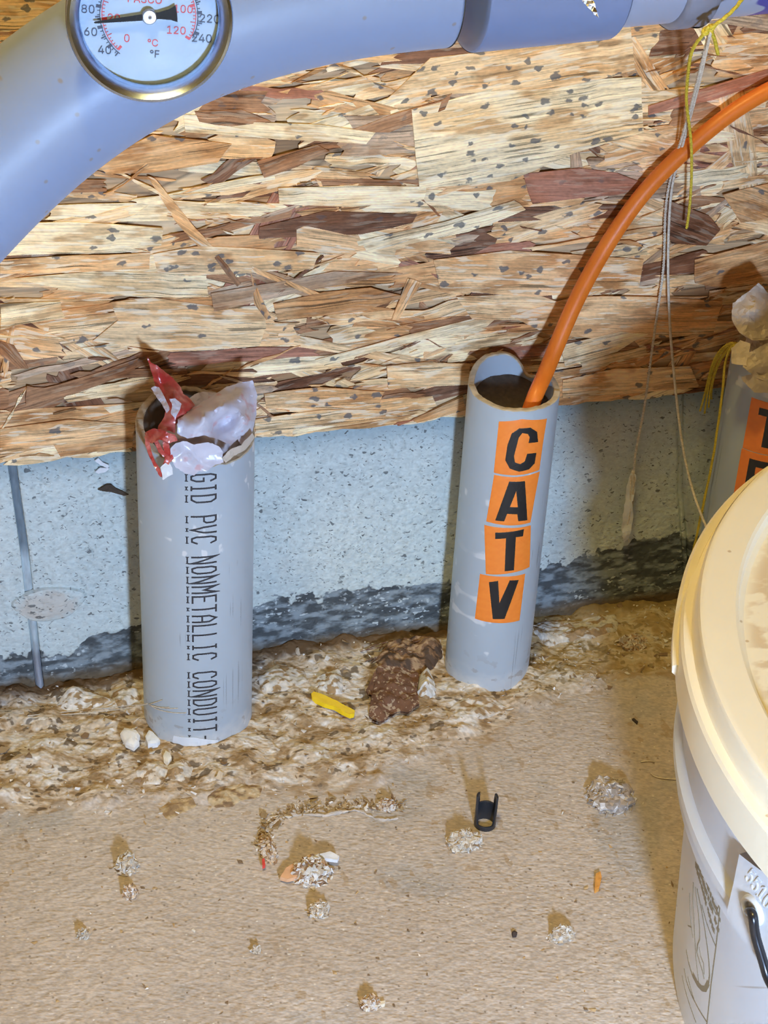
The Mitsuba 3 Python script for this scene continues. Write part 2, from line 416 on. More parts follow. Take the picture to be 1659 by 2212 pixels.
mat('mat_bucket', mikit.proc(bucket_col), 0.42, specular=0.45)
mat('mat_lid', mikit.proc(lid_col), 0.45, specular=0.4)
mat('mat_olive_print', (0.21, 0.175, 0.11), 0.5)
mat('mat_wire', (0.06, 0.06, 0.065), 0.25, metallic=0.85)
mat('mat_grip', (0.015, 0.015, 0.017), 0.35)
mat('mat_yellow_twine', mikit.proc(lambda p, n, uv: mix((0.42, 0.30, 0.015), (0.72, 0.56, 0.05), noise(p.x * 700.0 + p.z * 400.0, p.y * 700.0, p.z * 900.0))), 0.6)
mat('mat_white_cord', mikit.proc(lambda p, n, uv: mix((0.44, 0.37, 0.28), (0.74, 0.66, 0.53), noise(p.x * 500.0 + p.z * 500.0, p.y * 500.0, p.z * 700.0))), 0.7)
mat('mat_clear_film', (0.66, 0.68, 0.70), 0.16, specular=0.8)
mat('mat_yellow_plastic', (0.92, 0.62, 0.012), 0.35)
mat('mat_black_plastic', (0.018, 0.02, 0.024), 0.35)
mat('mat_rust_leaf', mikit.proc(lambda p, n, uv: mix(mix((0.10, 0.045, 0.022), (0.20, 0.095, 0.05), fbm(p.x * 160.0, p.y * 160.0, 0.0, 3)), (0.48, 0.36, 0.24), smoothstep(0.58, 0.68, fbm(p.x * 420.0, p.y * 420.0, 4.0, 3)) * 0.7)), 0.85)
mat('mat_paper', mikit.proc(lambda p, n, uv: mix((0.44, 0.36, 0.28), (0.58, 0.49, 0.39), fbm(p.x * 60.0, p.y * 60.0, p.z * 60.0, 3))), 0.85)
scene['mat_white_film'] = {'type': 'twosided', 'b': {'type': 'principled', 'base_color': mikit.proc(lambda p, n, uv: mix(mix((0.44, 0.41, 0.46), (0.66, 0.64, 0.70), fbm(p.x * 90.0, p.y * 90.0, p.z * 90.0, 3)), (0.58, 0.24, 0.23), smoothstep(0.62, 0.80, fbm(p.x * 120.0 + 9.0, p.y * 120.0, p.z * 120.0, 3)) * 0.55)), 'roughness': 0.3, 'specular': 0.6}}
scene['mat_red_film'] = {'type': 'twosided', 'b': {'type': 'principled', 'base_color': mikit.proc(lambda p, n, uv: mix((0.40, 0.03, 0.025), (0.60, 0.17, 0.14), smoothstep(0.42, 0.75, fbm(p.x * 110.0, p.y * 110.0, p.z * 110.0, 3)))), 'roughness': 0.28, 'specular': 0.6}}
scene['mat_crumb'] = {'type': 'twosided', 'b': {'type': 'principled', 'base_color': {'type': 'mesh_attribute', 'name': 'vertex_color'}, 'roughness': 0.85}}
mat('mat_grey_joint', mikit.proc(lambda p, n, uv: mix(mix((0.42, 0.48, 0.50), (0.15, 0.19, 0.22), smoothstep(0.125, 0.150, p.z)), (0.30, 0.31, 0.34), 1.0 - smoothstep(0.03, 0.055, p.z)) * (0.7 + 0.6 * fbm(p.x * 420.0, p.z * 90.0, 0.0, 3))), 0.8)
mat('mat_room_wall', mikit.proc(lambda p, n, uv: mix((0.34, 0.29, 0.23), (0.42, 0.37, 0.30), fbm(p.x * 3.0, p.y * 3.0, p.z * 3.0, 3))), 0.9)
mat('mat_ceiling', mikit.proc(lambda p, n, uv: mix((0.36, 0.28, 0.19), (0.44, 0.35, 0.25), fbm(p.x * 3.0, p.y * 30.0, 0.0, 3))), 0.9)
mat('mat_lamp_shell', (0.05, 0.05, 0.055), 0.4)

# ------------------------------------------------------------------ the setting: floor, walls, ceiling
rng = np.random.default_rng(7)
RX0, RX1, RY0, RH = -2.2, 2.8, -3.6, 2.45


def grid(xs, ys, fn):
    X, Y = np.meshgrid(xs, ys, indexing='ij')
    V = fn(X, Y).reshape(-1, 3)
    n, m = len(xs), len(ys)
    i, j = np.meshgrid(np.arange(n - 1), np.arange(m - 1), indexing='ij')
    q = np.stack([i * m + j, (i + 1) * m + j, (i + 1) * m + j + 1, i * m + j + 1], -1).reshape(-1, 4)
    return V, np.vstack([q[:, [0, 1, 2]], q[:, [0, 2, 3]]])


def floor_z(X, Y):
    X, Y = np.asarray(X, float), np.asarray(Y, float)
    P = np.stack([X, Y, X * 0], -1)
    yb = np.interp(X, ROUGH[:, 0], ROUGH[:, 1])
    e = Y - yb + 0.05 * (meshkit.fbm(P * 28, 4, 3) - 0.5)
    cr = np.clip((e + 0.006) / 0.02, 0, 1); cr = cr * cr * (3 - 2 * cr)
    lump = meshkit.fbm(P * [42, 55, 1], 4, 11)
    fine = meshkit.fbm(P * [170, 210, 1], 3, 5)
    near = np.clip(1 + Y / 0.05, 0, 1)
    heap = np.clip(1 - np.abs(X - 0.10) / 0.16, 0, 1) * np.clip(1 + Y / 0.075, 0, 1)
    z = cr * (0.0015 + 0.0075 * np.clip(lump - 0.34, 0, 1) * 2 + 0.0026 * (fine - 0.5)) + near * 0.004 * lump + heap * 0.007
    z += 0.0012 * (meshkit.fbm(P * 16, 3, 2) - 0.5) + 0.0004 * (meshkit.noise(P * [150, 320, 1], 4) - 0.5)
    win = np.clip((Y + 0.86) / 0.12, 0, 1) * np.clip((X + 0.58) / 0.1, 0, 1) * np.clip((0.98 - X) / 0.1, 0, 1)
    return z * win


xs, ys = np.linspace(-0.6, 1.0, 900), np.linspace(-0.9, 0.01, 560)
V, FF = grid(xs, ys, lambda X, Y: np.stack([X, Y, floor_z(X, Y)], -1))
outer = [bx(RX0, -0.599, RY0, 0.1, -0.1, 0), bx(0.999, RX1, RY0, 0.1, -0.1, 0), bx(-0.6, 1.0, RY0, -0.899, -0.1, 0), bx(-0.6, 1.0, -0.9, 0.1, -0.1, -0.02)]
fm = cat([trimesh.Trimesh(V, FF, process=False)] + outer)
put('floor', fm, 'mat_floor', True if False else 35, 'tan stained concrete floor with rough mortar crust along the wall', None, None, 'structure')

# block wall: three blocks with tooled joints between
JX = [(-0.1308, 0.2104), (-0.1268, 0.1446), (-0.1219, 0.0052)]
tag('wall_back', 'concrete block foundation wall painted pale blue with bare grey foot', None, None, 'structure')
put('wall_back', bx(RX0, RX1, 0.006, 0.12, -0.05, 0.232), 'mat_wall')


def joint_left(z):
    return np.interp(z, [0.0, 0.145, 0.228], [-0.1217, -0.1268, -0.1318])


def joint_right(z):
    return np.interp(z, [0.0, 0.055, 0.118, 0.228], [0.478, 0.4665, 0.4523, 0.436])


def block(xa, xb, n, gap=0.0022):
    """a block face: xa, xb = functions of z; rounded at the joints"""
    S, Z = np.linspace(0, 1, n), np.linspace(-0.03, 0.2315, 175)

    def f(s, z):
        a, b = xa(z) + gap, xb(z) - gap
        x = a + (b - a) * s
        P = np.stack([x, z, x * 0], -1)
        y = -0.0012 * (meshkit.fbm(P * 70, 4, 9) - 0.5) * 2 - 0.002 * (meshkit.fbm(P * 12, 2, 3) - 0.5)
        dd = np.minimum(x - a, b - x)
        y = y + 0.003 * np.clip(1 - dd / 0.0025, 0, 1) ** 2
        y = np.where((s <= 0) | (s >= 1), 0.009, y)
        pe = 0.060 - 0.022 * np.clip((-0.03 - x) / 0.08, 0, 1) + 0.014 * np.clip((x - 0.3) / 0.12, 0, 1)
        bare = np.clip((pe - z) / 0.004, 0, 1)
        y = y + bare * (0.0008 + 0.0022 * (meshkit.fbm(P * [110, 190, 1], 3, 15) - 0.5))
        return np.stack([x, y, z], -1)

    return grid(S, Z, f)


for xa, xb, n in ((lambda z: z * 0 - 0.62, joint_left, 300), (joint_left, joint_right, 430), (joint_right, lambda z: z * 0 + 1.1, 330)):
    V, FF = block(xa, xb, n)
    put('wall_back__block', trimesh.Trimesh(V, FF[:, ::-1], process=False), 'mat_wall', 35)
for jf, w in ((joint_left, 0.0033), (joint_right, 0.0030)):
    zz = np.linspace(-0.03, 0.228, 60)
    th = np.linspace(-1, 1, 9)
    V, FF = grid(th, zz, lambda s, z: np.stack([jf(z) + s * w * (1 + 0.3 * (meshkit.noise(np.stack([z * 90, z * 0, z * 0], -1), 2) - 0.5)), 0.0038 - 0.0042 * (1 - s * s) * (0.25 + 0.75 * np.clip((0.12 - z) / 0.1, 0, 1)), z], -1))
    k = put('wall_back__mortar_joint', trimesh.Trimesh(V, FF[:, ::-1], process=False), 'mat_grey_joint' if jf is joint_left else 'mat_wall', True)
put('wall_back__mortar_spot', trimesh.Trimesh(*grid(np.linspace(0, 2 * np.pi, 49), np.linspace(0, 1, 22), lambda a, r: np.stack([
    -0.110 + np.cos(a) * r * 0.030 * (1 + 0.12 * np.sin(3 * a)), -0.0012 - 0.0034 * np.clip(1 - r ** 2.2, 0, 1) * (0.7 + 0.6 * meshkit.fbm(np.stack([np.cos(a) * r * 4, np.sin(a) * r * 4, r * 0], -1), 3, 6)) + 0.003 * (r >= 1), 0.088 + np.sin(a) * r * 0.0165], -1)), process=False), 'mat_wall', True, label='flat oval smear of old mortar over the joint')
put('wall_left', bx(RX0 - 0.1, RX0, RY0, 0.12, 0, RH), 'mat_room_wall', kind='structure', label='side wall of the basement room')
put('wall_right', bx(RX1, RX1 + 0.1, RY0, 0.12, 0, RH), 'mat_room_wall', kind='structure', label='far side wall of the basement room')
put('wall_front', bx(RX0, RX1, RY0 - 0.1, RY0, 0, RH), 'mat_room_wall', kind='structure', label='wall behind the camera')
put('ceiling', bx(RX0, RX1, RY0, 0.12, RH, RH + 0.1), 'mat_ceiling', kind='structure', label='wooden ceiling of the basement room')

# ------------------------------------------------------------------ OSB panel of loose strands
tag('osb_panel', 'oriented strand board sheathing above the block wall, pale and brown wood strands', 'wall panel')
put('osb_panel__board', bx(RX0, RX1, -0.0035, 0.011, 0.2275, RH), 'mat_board')
BOT = lambda x: 0.2262 + 0.0026 * (meshkit.fbm(np.stack([np.asarray(x, float) * 55, np.asarray(x) * 0, np.asarray(x) * 0], -1), 3, 4) - 0.5) * 2
bxs = np.linspace(-0.5, 1.0, 400)
CLIP = Polygon([(x, float(z)) for x, z in zip(bxs, BOT(bxs))] + [(1.0, 1.0), (-0.5, 1.0)])
R = random.Random(11)
strands = []          # (polygon in x z, direction, tone)


def rough_strip(cx, cz, L, w, a, R):
    n = 6
    top = [(-L / 2 + L * i / (n - 1) + (R.uniform(-.004, .004) if 0 < i < n - 1 else 0), w / 2 + R.uniform(-.0016, .0010)) for i in range(n)]
    bot = [(-L / 2 + L * i / (n - 1) + (R.uniform(-.004, .004) if 0 < i < n - 1 else 0), -w / 2 - R.uniform(-.0016, .0010)) for i in range(n)]
    nj = 3 if w < 0.012 else 5
    er = [(L / 2 + R.uniform(-.009, .004), w * f) for f in np.linspace(0.36, -0.36, nj)]
    el = [(-L / 2 + R.uniform(-.004, .009), w * f) for f in np.linspace(-0.36, 0.36, nj)]
    pts = top + er + bot[::-1] + el
    if R.random() < 0.35:
        tap = R.uniform(0.3, 0.8)
        pts = [(x, z * (1 - tap * max(0, x / L * 2) ** 2)) for x, z in pts]
    c, s = math.cos(a), math.sin(a)
    return Polygon([(cx + x * c - z * s, cz + x * s + z * c) for x, z in pts]).buffer(0)


NS = 1150
for i in range(NS):
    L = min(max(R.lognormvariate(math.log(0.075), 0.42), 0.02), 0.16)
    w = min(max(R.lognormvariate(math.log(0.0125), 0.55), 0.003), 0.034)
    if R.random() < 0.12: w *= 0.35
    a = R.gauss(0.03, 0.13) if R.random() < 0.82 else R.gauss(0.0, 0.55)
    tone = R.choices(range(8), [21, 26, 21, 13, 8, 4, 3, 8])[0]
    p = rough_strip(R.uniform(-0.24, 0.72), R.uniform(0.222, 0.70), L, w, a, R)
    strands.append((p, a, tone))
for i in range(330):                                            # thin splinters
    L = R.uniform(0.012, 0.055); w = R.uniform(0.0008, 0.0030)
    strands.append((rough_strip(R.uniform(-0.20, 0.60), R.uniform(0.226, 0.60), L, w, R.gauss(0.02, 0.30), R), R.gauss(0.02, 0.1), R.choices(range(8), [26, 16, 12, 16, 14, 8, 4, 4])[0]))
HAND = [  # outlines read off the photograph (points), tone
    ([(835, 215), (930, 125), (1150, 95), (1360, 50), (1370, 150), (1200, 190), (930, 205)], 1),
    ([(888, 235), (1100, 180), (1385, 165), (1390, 285), (1240, 330), (1100, 390), (905, 405)], 0),
    ([(555, 347), (685, 312), (712, 326), (640, 360), (570, 383)], 4),
    ([(560, 490), (700, 455), (900, 462), (890, 480), (780, 505), (560, 515)], 5),
    ([(770, 520), (960, 478), (1110, 432), (1135, 452), (1010, 500), (800, 545), (775, 540)], 0),
    ([(455, 632), (600, 607), (720, 585), (870, 590), (700, 620), (560, 650), (462, 672)], 7),
    ([(590, 655), (700, 630), (800, 620), (880, 640), (780, 672), (600, 690)], 3),
    ([(240, 652), (330, 642), (470, 662), (560, 660), (575, 700), (560, 745), (370, 758), (200, 735), (255, 690)], 1),
    ([(58, 832), (97, 836), (170, 816), (300, 772), (290, 800), (160, 850), (56, 874)], 4),
    ([(600, 405), (760, 400), (920, 402), (915, 430), (760, 446), (603, 440)], 0),
    ([(395, 245), (520, 262), (690, 268), (810, 285), (790, 310), (600, 300), (400, 285)], 0),
    ([(420, 240), (520, 235), (585, 262), (500, 272), (430, 262)], 4),
    ([(205, 350), (330, 290), (420, 300), (500, 310), (470, 350), (330, 372), (230, 375)], 3),
    ([(1130, 375), (1250, 362), (1330, 372), (1410, 400), (1330, 420), (1150, 440)], 6),
    ([(1440, 430), (1530, 465), (1555, 495), (1525, 530), (1450, 525), (1435, 490)], 5),
    ([(1400, 228), (1520, 190), (1659, 148), (1659, 172), (1540, 215), (1400, 248)], 6),
    ([(680, 776), (870, 725), (1010, 690), (1076, 683), (1050, 705), (900, 735), (700, 788)], 0),
    ([(835, 790), (930, 780), (1015, 785), (1010, 830), (838, 838)], 1),
    ([(0, 482), (150, 478), (352, 492), (348, 530), (160, 545), (0, 552)], 0),
    ([(0, 560), (170, 550), (325, 545), (322, 580), (150, 588), (0, 590)], 2),
    ([(30, 600), (200, 585), (445, 590), (450, 640), (300, 640), (140, 625)], 0),
    ([(330, 548), (430, 530), (690, 545), (675, 580), (520, 590), (345, 600)], 1),
    ([(640, 495), (700, 470), (770, 500), (790, 540), (700, 550), (640, 530)], 2),
    ([(935, 560), (1100, 540), (1390, 560), (1380, 620), (1150, 640), (950, 625)], 2),
    ([(985, 640), (1150, 632), (1230, 660), (1200, 690), (1020, 690)], 1),
    ([(1215, 820), (1330, 795), (1490, 790), (1510, 835), (1350, 850), (1215, 858)], 1),
    ([(1100, 680), (1240, 640), (1400, 640), (1560, 650), (1540, 720), (1350, 735), (1180, 720)], 2),
    ([(1210, 745), (1340, 715), (1400, 720), (1330, 760), (1220, 790)], 0),
    ([(550, 905), (690, 885), (835, 885), (830, 905), (640, 925), (553, 935)], 1),
    ([(570, 850), (690, 835), (830, 845), (820, 870), (650, 880), (575, 880)], 2),
    ([(0, 655), (130, 650), (140, 685), (40, 700), (0, 712)], 0),
    ([(0, 735), (30, 745), (62, 795), (40, 795), (0, 765)], 4),
    ([(0, 925), (150, 905), (290, 915), (285, 940), (100, 965), (0, 985)], 2),
    ([(110, 950), (200, 935), (290, 930), (285, 965), (130, 985)], 3),
    ([(1500, 560), (1659, 520), (1659, 590), (1560, 620), (1500, 610)], 3),
    ([(1560, 420), (1659, 395), (1659, 470), (1600, 480)], 3),
    ([(880, 600), (910, 610), (860, 690), (845, 690)], 2),
    ([(890, 905), (1000, 855), (1005, 885), (900, 912)], 3),
    ([(540, 585), (585, 685), (575, 690), (548, 655)], 3),
    ([(318, 380), (335, 385), (420, 490), (470, 545), (690, 632), (670, 636), (440, 545), (380, 480)], 2),
    ([(455, 545), (470, 548), (520, 612), (512, 618)], 4),
    ([(270, 395), (315, 350), (322, 358), (235, 420), (222, 418)], 3),
    ([(955, 215), (975, 200), (960, 235), (840, 285), (740, 285), (850, 245)], 4),
]
hand_from = len(strands)
for pts, tone in HAND:
    q = np.array([wl(x, y, -0.007)[[0, 2]] for x, y in pts])
    d = np.linalg.svd(q - q.mean(0))[2][0]
    if d[0] < 0: d = -d
    q2 = []
    for a, b in zip(q, np.roll(q, -1, 0)):
        q2.append(a); q2.append(a * 0.6 + b * 0.4 + np.array([R.uniform(-.0007, .0007), R.uniform(-.0007, .0007)]))
    strands.append((Polygon(q2).buffer(0), math.atan2(d[1], d[0]), tone))
# which strands show most (for the 300 that are parts of their own)
gx, gz = np.meshgrid(np.arange(-0.18, 0.60, 0.002), np.arange(0.226, 0.61, 0.002), indexing='ij')
own = np.full(gx.size, -1)
px, pz = gx.ravel(), gz.ravel()
for i, (p, a, t) in enumerate(strands):
    x0, z0, x1, z1 = p.bounds if not p.is_empty else (0, 0, 0, 0)
    s = np.nonzero((px > x0) & (px < x1) & (pz > z0) & (pz < z1))[0]
    if len(s): own[s[shapely.contains_xy(p, px[s], pz[s])]] = i
count = np.bincount(own[own >= 0], minlength=len(strands))
show = set(np.argsort(-count)[:298].tolist())
restV, restF, restU, kk = [], [], [], 0
for i, (p, a, tone) in enumerate(strands):
    g = p.intersection(CLIP)
    if g.geom_type != 'Polygon': g = max(getattr(g, 'geoms', []), key=lambda q: q.area, default=None) if not g.is_empty else None
    if g is None or g.is_empty or g.area < 2e-6: continue
    if count[i] == 0 and i < hand_from and -0.16 < p.centroid.x < 0.58: continue
    g = g.simplify(0.0004)
    y = -0.0042 - 0.0040 * i / len(strands)
    v, f = trimesh.creation.triangulate_polygon(g, engine='earcut')
    c = np.array(p.centroid.coords[0]); dx = np.array([math.cos(a), math.sin(a)]); dz = np.array([-dx[1], dx[0]])
    ua, va = (v - c) @ dx, (v - c) @ dz
    tl = R.uniform(-0.006, 0.006); tw = R.uniform(-0.02, 0.02)
    yy = y + tl * ua + tw * va
    ring = np.array(g.exterior.coords)[:-1]
    if g.exterior.is_ccw is False: ring = ring[::-1]
    ur, vr = (ring - c) @ dx, (ring - c) @ dz
    yr = y + tl * ur + tw * vr
    n, m = len(v), len(ring)
    VV = np.vstack([np.column_stack([v[:, 0], yy, v[:, 1]]), np.column_stack([ring[:, 0], yr, ring[:, 1]]), np.column_stack([ring[:, 0], yr + 0.0009, ring[:, 1]])])
    nf = cross2(v[f[:, 1]] - v[f[:, 0]], v[f[:, 2]] - v[f[:, 0]])
    f = np.where((nf > 0)[:, None], f, f[:, ::-1])
    s = np.arange(m); s2 = (s + 1) % m
    FF = np.vstack([f, np.stack([n + s, n + m + s, n + s2], 1), np.stack([n + s2, n + m + s, n + m + s2], 1)])
    UU = np.vstack([np.column_stack([ua, va]), np.column_stack([ur, vr]), np.column_stack([ur, vr])])
    UU = UU + [(i * 37 % 61) + 0.5, tone + 0.5]
    if i in show:
        put('osb_panel__strand', (VV, FF), 'mat_strand', False, uv=UU)
    else:
        restV.append(VV); restF.append(FF + kk); restU.append(UU); kk += len(VV)
put('osb_panel__small_strand', (np.vstack(restV), np.vstack(restF)), 'mat_strand', False, uv=np.vstack(restU))
tag('osb_panel__small_strand', 'smaller wood strands pressed between the large ones', kind='stuff')

# ------------------------------------------------------------------ conduits
LAX, KAX, TAX = (0.0, -0.0612), (0.2575, -0.0540), (0.4975, -0.0542)
LR, KR, TR = 0.04445, 0.0365, 0.04445


def conduit_mesh(ax, r, ri, rimz, z0=-0.02, n=160):
    """hollow pipe; rimz(theta) = height of the cut; returns body and rim ring"""
    th = np.arange(n) * 2 * np.pi / n
    zt = rimz(th)
    rows = [(r, np.full(n, z0))] + [(r, z0 + (zt - 0.0008 - z0) * k / 6) for k in range(1, 7)]
    rim = [(r, zt - 0.0008), (r - 0.0006, zt), ((r + ri) / 2, zt + 0.0005 * (meshkit.noise(np.stack([th * 9, th * 0, th * 0], -1), 3) - .5)), (ri + 0.0004, zt), (ri, zt - 0.001)]
    inner = [(ri, zt - 0.001)] + [(ri, zt - 0.001 + (z0 - zt) * k / 5) for k in range(1, 6)]

    def build(rows):
        v = np.vstack([np.column_stack([ax[0] + rr * np.cos(th), ax[1] + rr * np.sin(th), zz]) for rr, zz in rows])
        i, j = np.meshgrid(np.arange(len(rows) - 1), np.arange(n), indexing='ij')
        q = np.stack([i * n + j, i * n + (j + 1) % n, (i + 1) * n + (j + 1) % n, (i + 1) * n + j], -1).reshape(-1, 4)
        return trimesh.Trimesh(v, np.vstack([q[:, [0, 1, 2]], q[:, [0, 2, 3]]]), process=False)

    return build(rows), build(rim), build(inner)


def rag(th, seed, amp):
    return amp * (meshkit.fbm(np.stack([np.cos(th) * 5 + 9, np.sin(th) * 5 + 9, th * 0 + seed], -1), 4, seed) - 0.5)


# left conduit
tag('printed_conduit', 'left grey PVC conduit stub with black print, stuffed with a plastic bag', 'conduit')
b, rm, bore = conduit_mesh(LAX, LR, 0.0385, lambda t: 0.275 + 0.010 * np.sin(t) - 0.003 * np.cos(t) + rag(t, 3, 0.005))
put('printed_conduit__body', b, 'mat_conduit', 40)
put('printed_conduit__rim', rm, 'mat_rim', 40, label='rough dirty cut edge')
put('printed_conduit__bore', bore, 'mat_brown_bore', 40, label='dark brown inside')

GL = {'G': [[(4, 8), (3, 10), (1, 10), (0, 8), (0, 2), (1, 0), (3, 0), (4, 2), (4, 5), (2.2, 5)]], 'I': [[(2, 0), (2, 10)], [(1, 0), (3, 0)], [(1, 10), (3, 10)]],
      'D': [[(0, 0), (0, 10), (2.5, 10), (4, 8), (4, 2), (2.5, 0), (0, 0)]], 'P': [[(0, 0), (0, 10), (3, 10), (4, 9), (4, 6), (3, 5), (0, 5)]],
      'V': [[(0, 10), (0.3, 5), (2, 0), (3.7, 5), (4, 10)]], 'C': [[(4, 8), (3, 10), (1, 10), (0, 8), (0, 2), (1, 0), (3, 0), (4, 2)]],
      'N': [[(0, 0), (0, 10), (4, 0), (4, 10)]], 'O': [[(1, 0), (0, 2), (0, 8), (1, 10), (3, 10), (4, 8), (4, 2), (3, 0), (1, 0)]],
      'M': [[(0, 0), (0, 10), (2, 5), (4, 10), (4, 0)]], 'E': [[(4, 10), (0, 10), (0, 0), (4, 0)], [(0, 5), (3, 5)]], 'T': [[(0, 10), (4, 10)], [(2, 10), (2, 0)]],
      'A': [[(0, 0), (0, 7), (2, 10), (4, 7), (4, 0)], [(0, 4), (4, 4)]], 'L': [[(0, 10), (0, 0), (4, 0)]], 'U': [[(0, 10), (0, 2), (1, 0), (3, 0), (4, 2), (4, 10)]],
      '3': [[(0, 9), (1, 10), (3, 10), (4, 8), (4, 6.3), (3, 5.3), (1.5, 5.3)], [(3, 5.3), (4, 4), (4, 2), (3, 0), (1, 0), (0, 1.5)]], '-': [[(0.8, 5), (3.2, 5)]]}
ta, z_first = on_cyl(444, 1032, LAX, LR)
_, z_last = on_cyl(444, 900 + 1915 / 2.836, LAX, LR)
t_bot, _ = on_cyl(416, 1300, LAX, LR)
t_top, _ = on_cyl(466.5, 1300, LAX, LR)
pitch = (z_first - z_last) / 26
hh = (t_top - t_bot) * LR


def cyl_fn(ax, r):
    def fn(s, h):
        th = s[:, 0] / r
        return np.column_stack([ax[0] + (r + h) * np.cos(th), ax[1] + (r + h) * np.sin(th), s[:, 1]])
    return fn


for i, ch in enumerate('GID PVC NONMETALLIC CONDUIT-3'):
    if ch == ' ': continue
    z0 = z_first - pitch * i
    lines = [LineString([(t_bot * LR + y / 10 * hh, z0 - (x - 2) / 4 * pitch * 0.62) for x, y in st]) for st in GL[ch]]
    if ch == 'G':
        lines = [LineString([(t_bot * LR + y / 10 * hh, z0 - (x - 2) / 4 * pitch * 0.62) for x, y in st]) for st in GL['G']]
    poly = shapely.union_all([l.buffer(0.00068, cap_style='square', join_style='mitre', quad_segs=2) for l in lines])
    put('printed_conduit__letter', wrap2(poly, cyl_fn(LAX, LR), 0.0035, 0.00022), 'mat_ink')
d0, _ = on_cyl(405.5, 1300, LAX, LR)
for i, ch in enumerate('GID PVC NONMETALLIC CONDUIT-3'):
    if ch == ' ': continue
    z0 = z_first - pitch * i
    hl = 0.31 if ch not in 'IVT' else 0.14
    l = [LineString([(d0 * LR, z0 + pitch * hl), (d0 * LR, z0 - pitch * hl)]).buffer(0.00055, cap_style='flat')]
    l += [sbox(d0 * LR - 0.0011, z0 + s * pitch * hl - 0.0003, d0 * LR + 0.0013, z0 + s * pitch * hl + 0.0003) for s in (-1, 1)]
    put('printed_conduit__print_dash', wrap2(shapely.union_all(l), cyl_fn(LAX, LR), 0.004, 0.00022), 'mat_ink')
tape = Polygon([(on_cyl(x, y, LAX, LR)[0] * LR, on_cyl(x, y, LAX, LR)[1]) for x, y in ((374, 1588), (420, 1592), (470, 1598), (472, 1612), (420, 1614), (372, 1606))])
put('printed_conduit__tape_scrap', wrap2(tape, cyl_fn(LAX, LR + 0.0002), 0.004, 0.0003), 'mat_clear_film', label='pale torn scrap of tape at the foot')

# middle conduit with four letters
tag('lettered_conduit', 'middle grey PVC conduit with four orange letter stickers spelling CATV', 'conduit')


def krim(t):
    front = 0.2785 + 0.0035 * np.sin(t) + rag(t, 8, 0.003)
    back = np.exp(-((np.angle(np.exp(1j * (t - 1.75)))) / 0.75) ** 4) * 0.0085
    notch = np.exp(-((np.angle(np.exp(1j * (t - 0.85)))) / 0.28) ** 2) * 0.010
    return front + back - notch


b, rm, bore = conduit_mesh(KAX, KR, 0.0315, krim)
put('lettered_conduit__body', b, 'mat_conduit', 40)
put('lettered_conduit__rim', rm, 'mat_rim', 40, label='chipped brown cut edge')
put('lettered_conduit__bore', bore, 'mat_conduit', 40)
KP = lambda x, y: (on_cyl(x, y, KAX, KR)[0] * KR, on_cyl(x, y, KAX, KR)[1])
zc = lambda x, y: (900 + x / 2.4575, 700 + y / 2.4575)
STICK = {'c': ([(437, 517), (560, 505), (690, 502), (668, 640), (650, 772), (530, 802), (410, 788), (424, 650)],
               [(640, 625), (590, 630), (596, 600), (586, 582), (556, 577), (537, 602), (512, 700), (517, 733), (545, 743), (570, 728), (583, 688), (631, 683), (622, 738), (592, 770), (540, 782), (490, 765), (466, 720), (478, 640), (500, 580), (540, 553), (600, 549), (635, 572)], None),
         'a': ([(412, 800), (530, 812), (652, 782), (628, 910), (603, 1052), (490, 1068), (370, 1046), (392, 920)],
               [(487, 835), (570, 833), (583, 1040), (535, 1045), (530, 1008), (476, 1005), (460, 1045), (413, 1040)], [(524, 885), (533, 972), (490, 970)]),
         't': ([(360, 1066), (480, 1082), (605, 1068), (602, 1180), (598, 1288), (490, 1322), (368, 1326), (364, 1200)],
               [(413, 1105), (490, 1102), (565, 1088), (560, 1125), (522, 1130), (512, 1305), (463, 1310), (470, 1135), (413, 1138)], None),
         'v': ([(337, 1326), (460, 1340), (575, 1325), (560, 1450), (545, 1572), (430, 1586), (310, 1562), (324, 1440)],
               [(380, 1368), (428, 1362), (435, 1480), (490, 1360), (537, 1358), (462, 1563), (400, 1563)], None)}
for nm, (o, l, h) in STICK.items():
    k = put('lettered_conduit__sticker', wrap2(Polygon([KP(*zc(*q)) for q in o]), cyl_fn(KAX, KR), 0.004, 0.00035), 'mat_orange_label', True, label='orange square sticker with black letter ' + nm.upper())
    put(k + '__letter', wrap2(Polygon([KP(*zc(*q)) for q in l], [[KP(*zc(*q)) for q in h]] if h else None), cyl_fn(KAX, KR + 0.00035), 0.004, 0.00022), 'mat_black_letter', True)
put('lettered_conduit__fill', trimesh.Trimesh(*grid(np.linspace(0, 2 * np.pi, 49), np.linspace(0, 1, 16), lambda a, r: np.stack([KAX[0] + np.cos(a) * r * 0.0314, KAX[1] + np.sin(a) * r * 0.0314, 0.2595 + 0.011 * np.sin(a) * r + 0.003 * meshkit.fbm(np.stack([np.cos(a) * r * 3, np.sin(a) * r * 3, r * 0], -1), 3, 2)], -1)), process=False), 'mat_dark_fill', True, label='dark brown fill inside the pipe mouth')
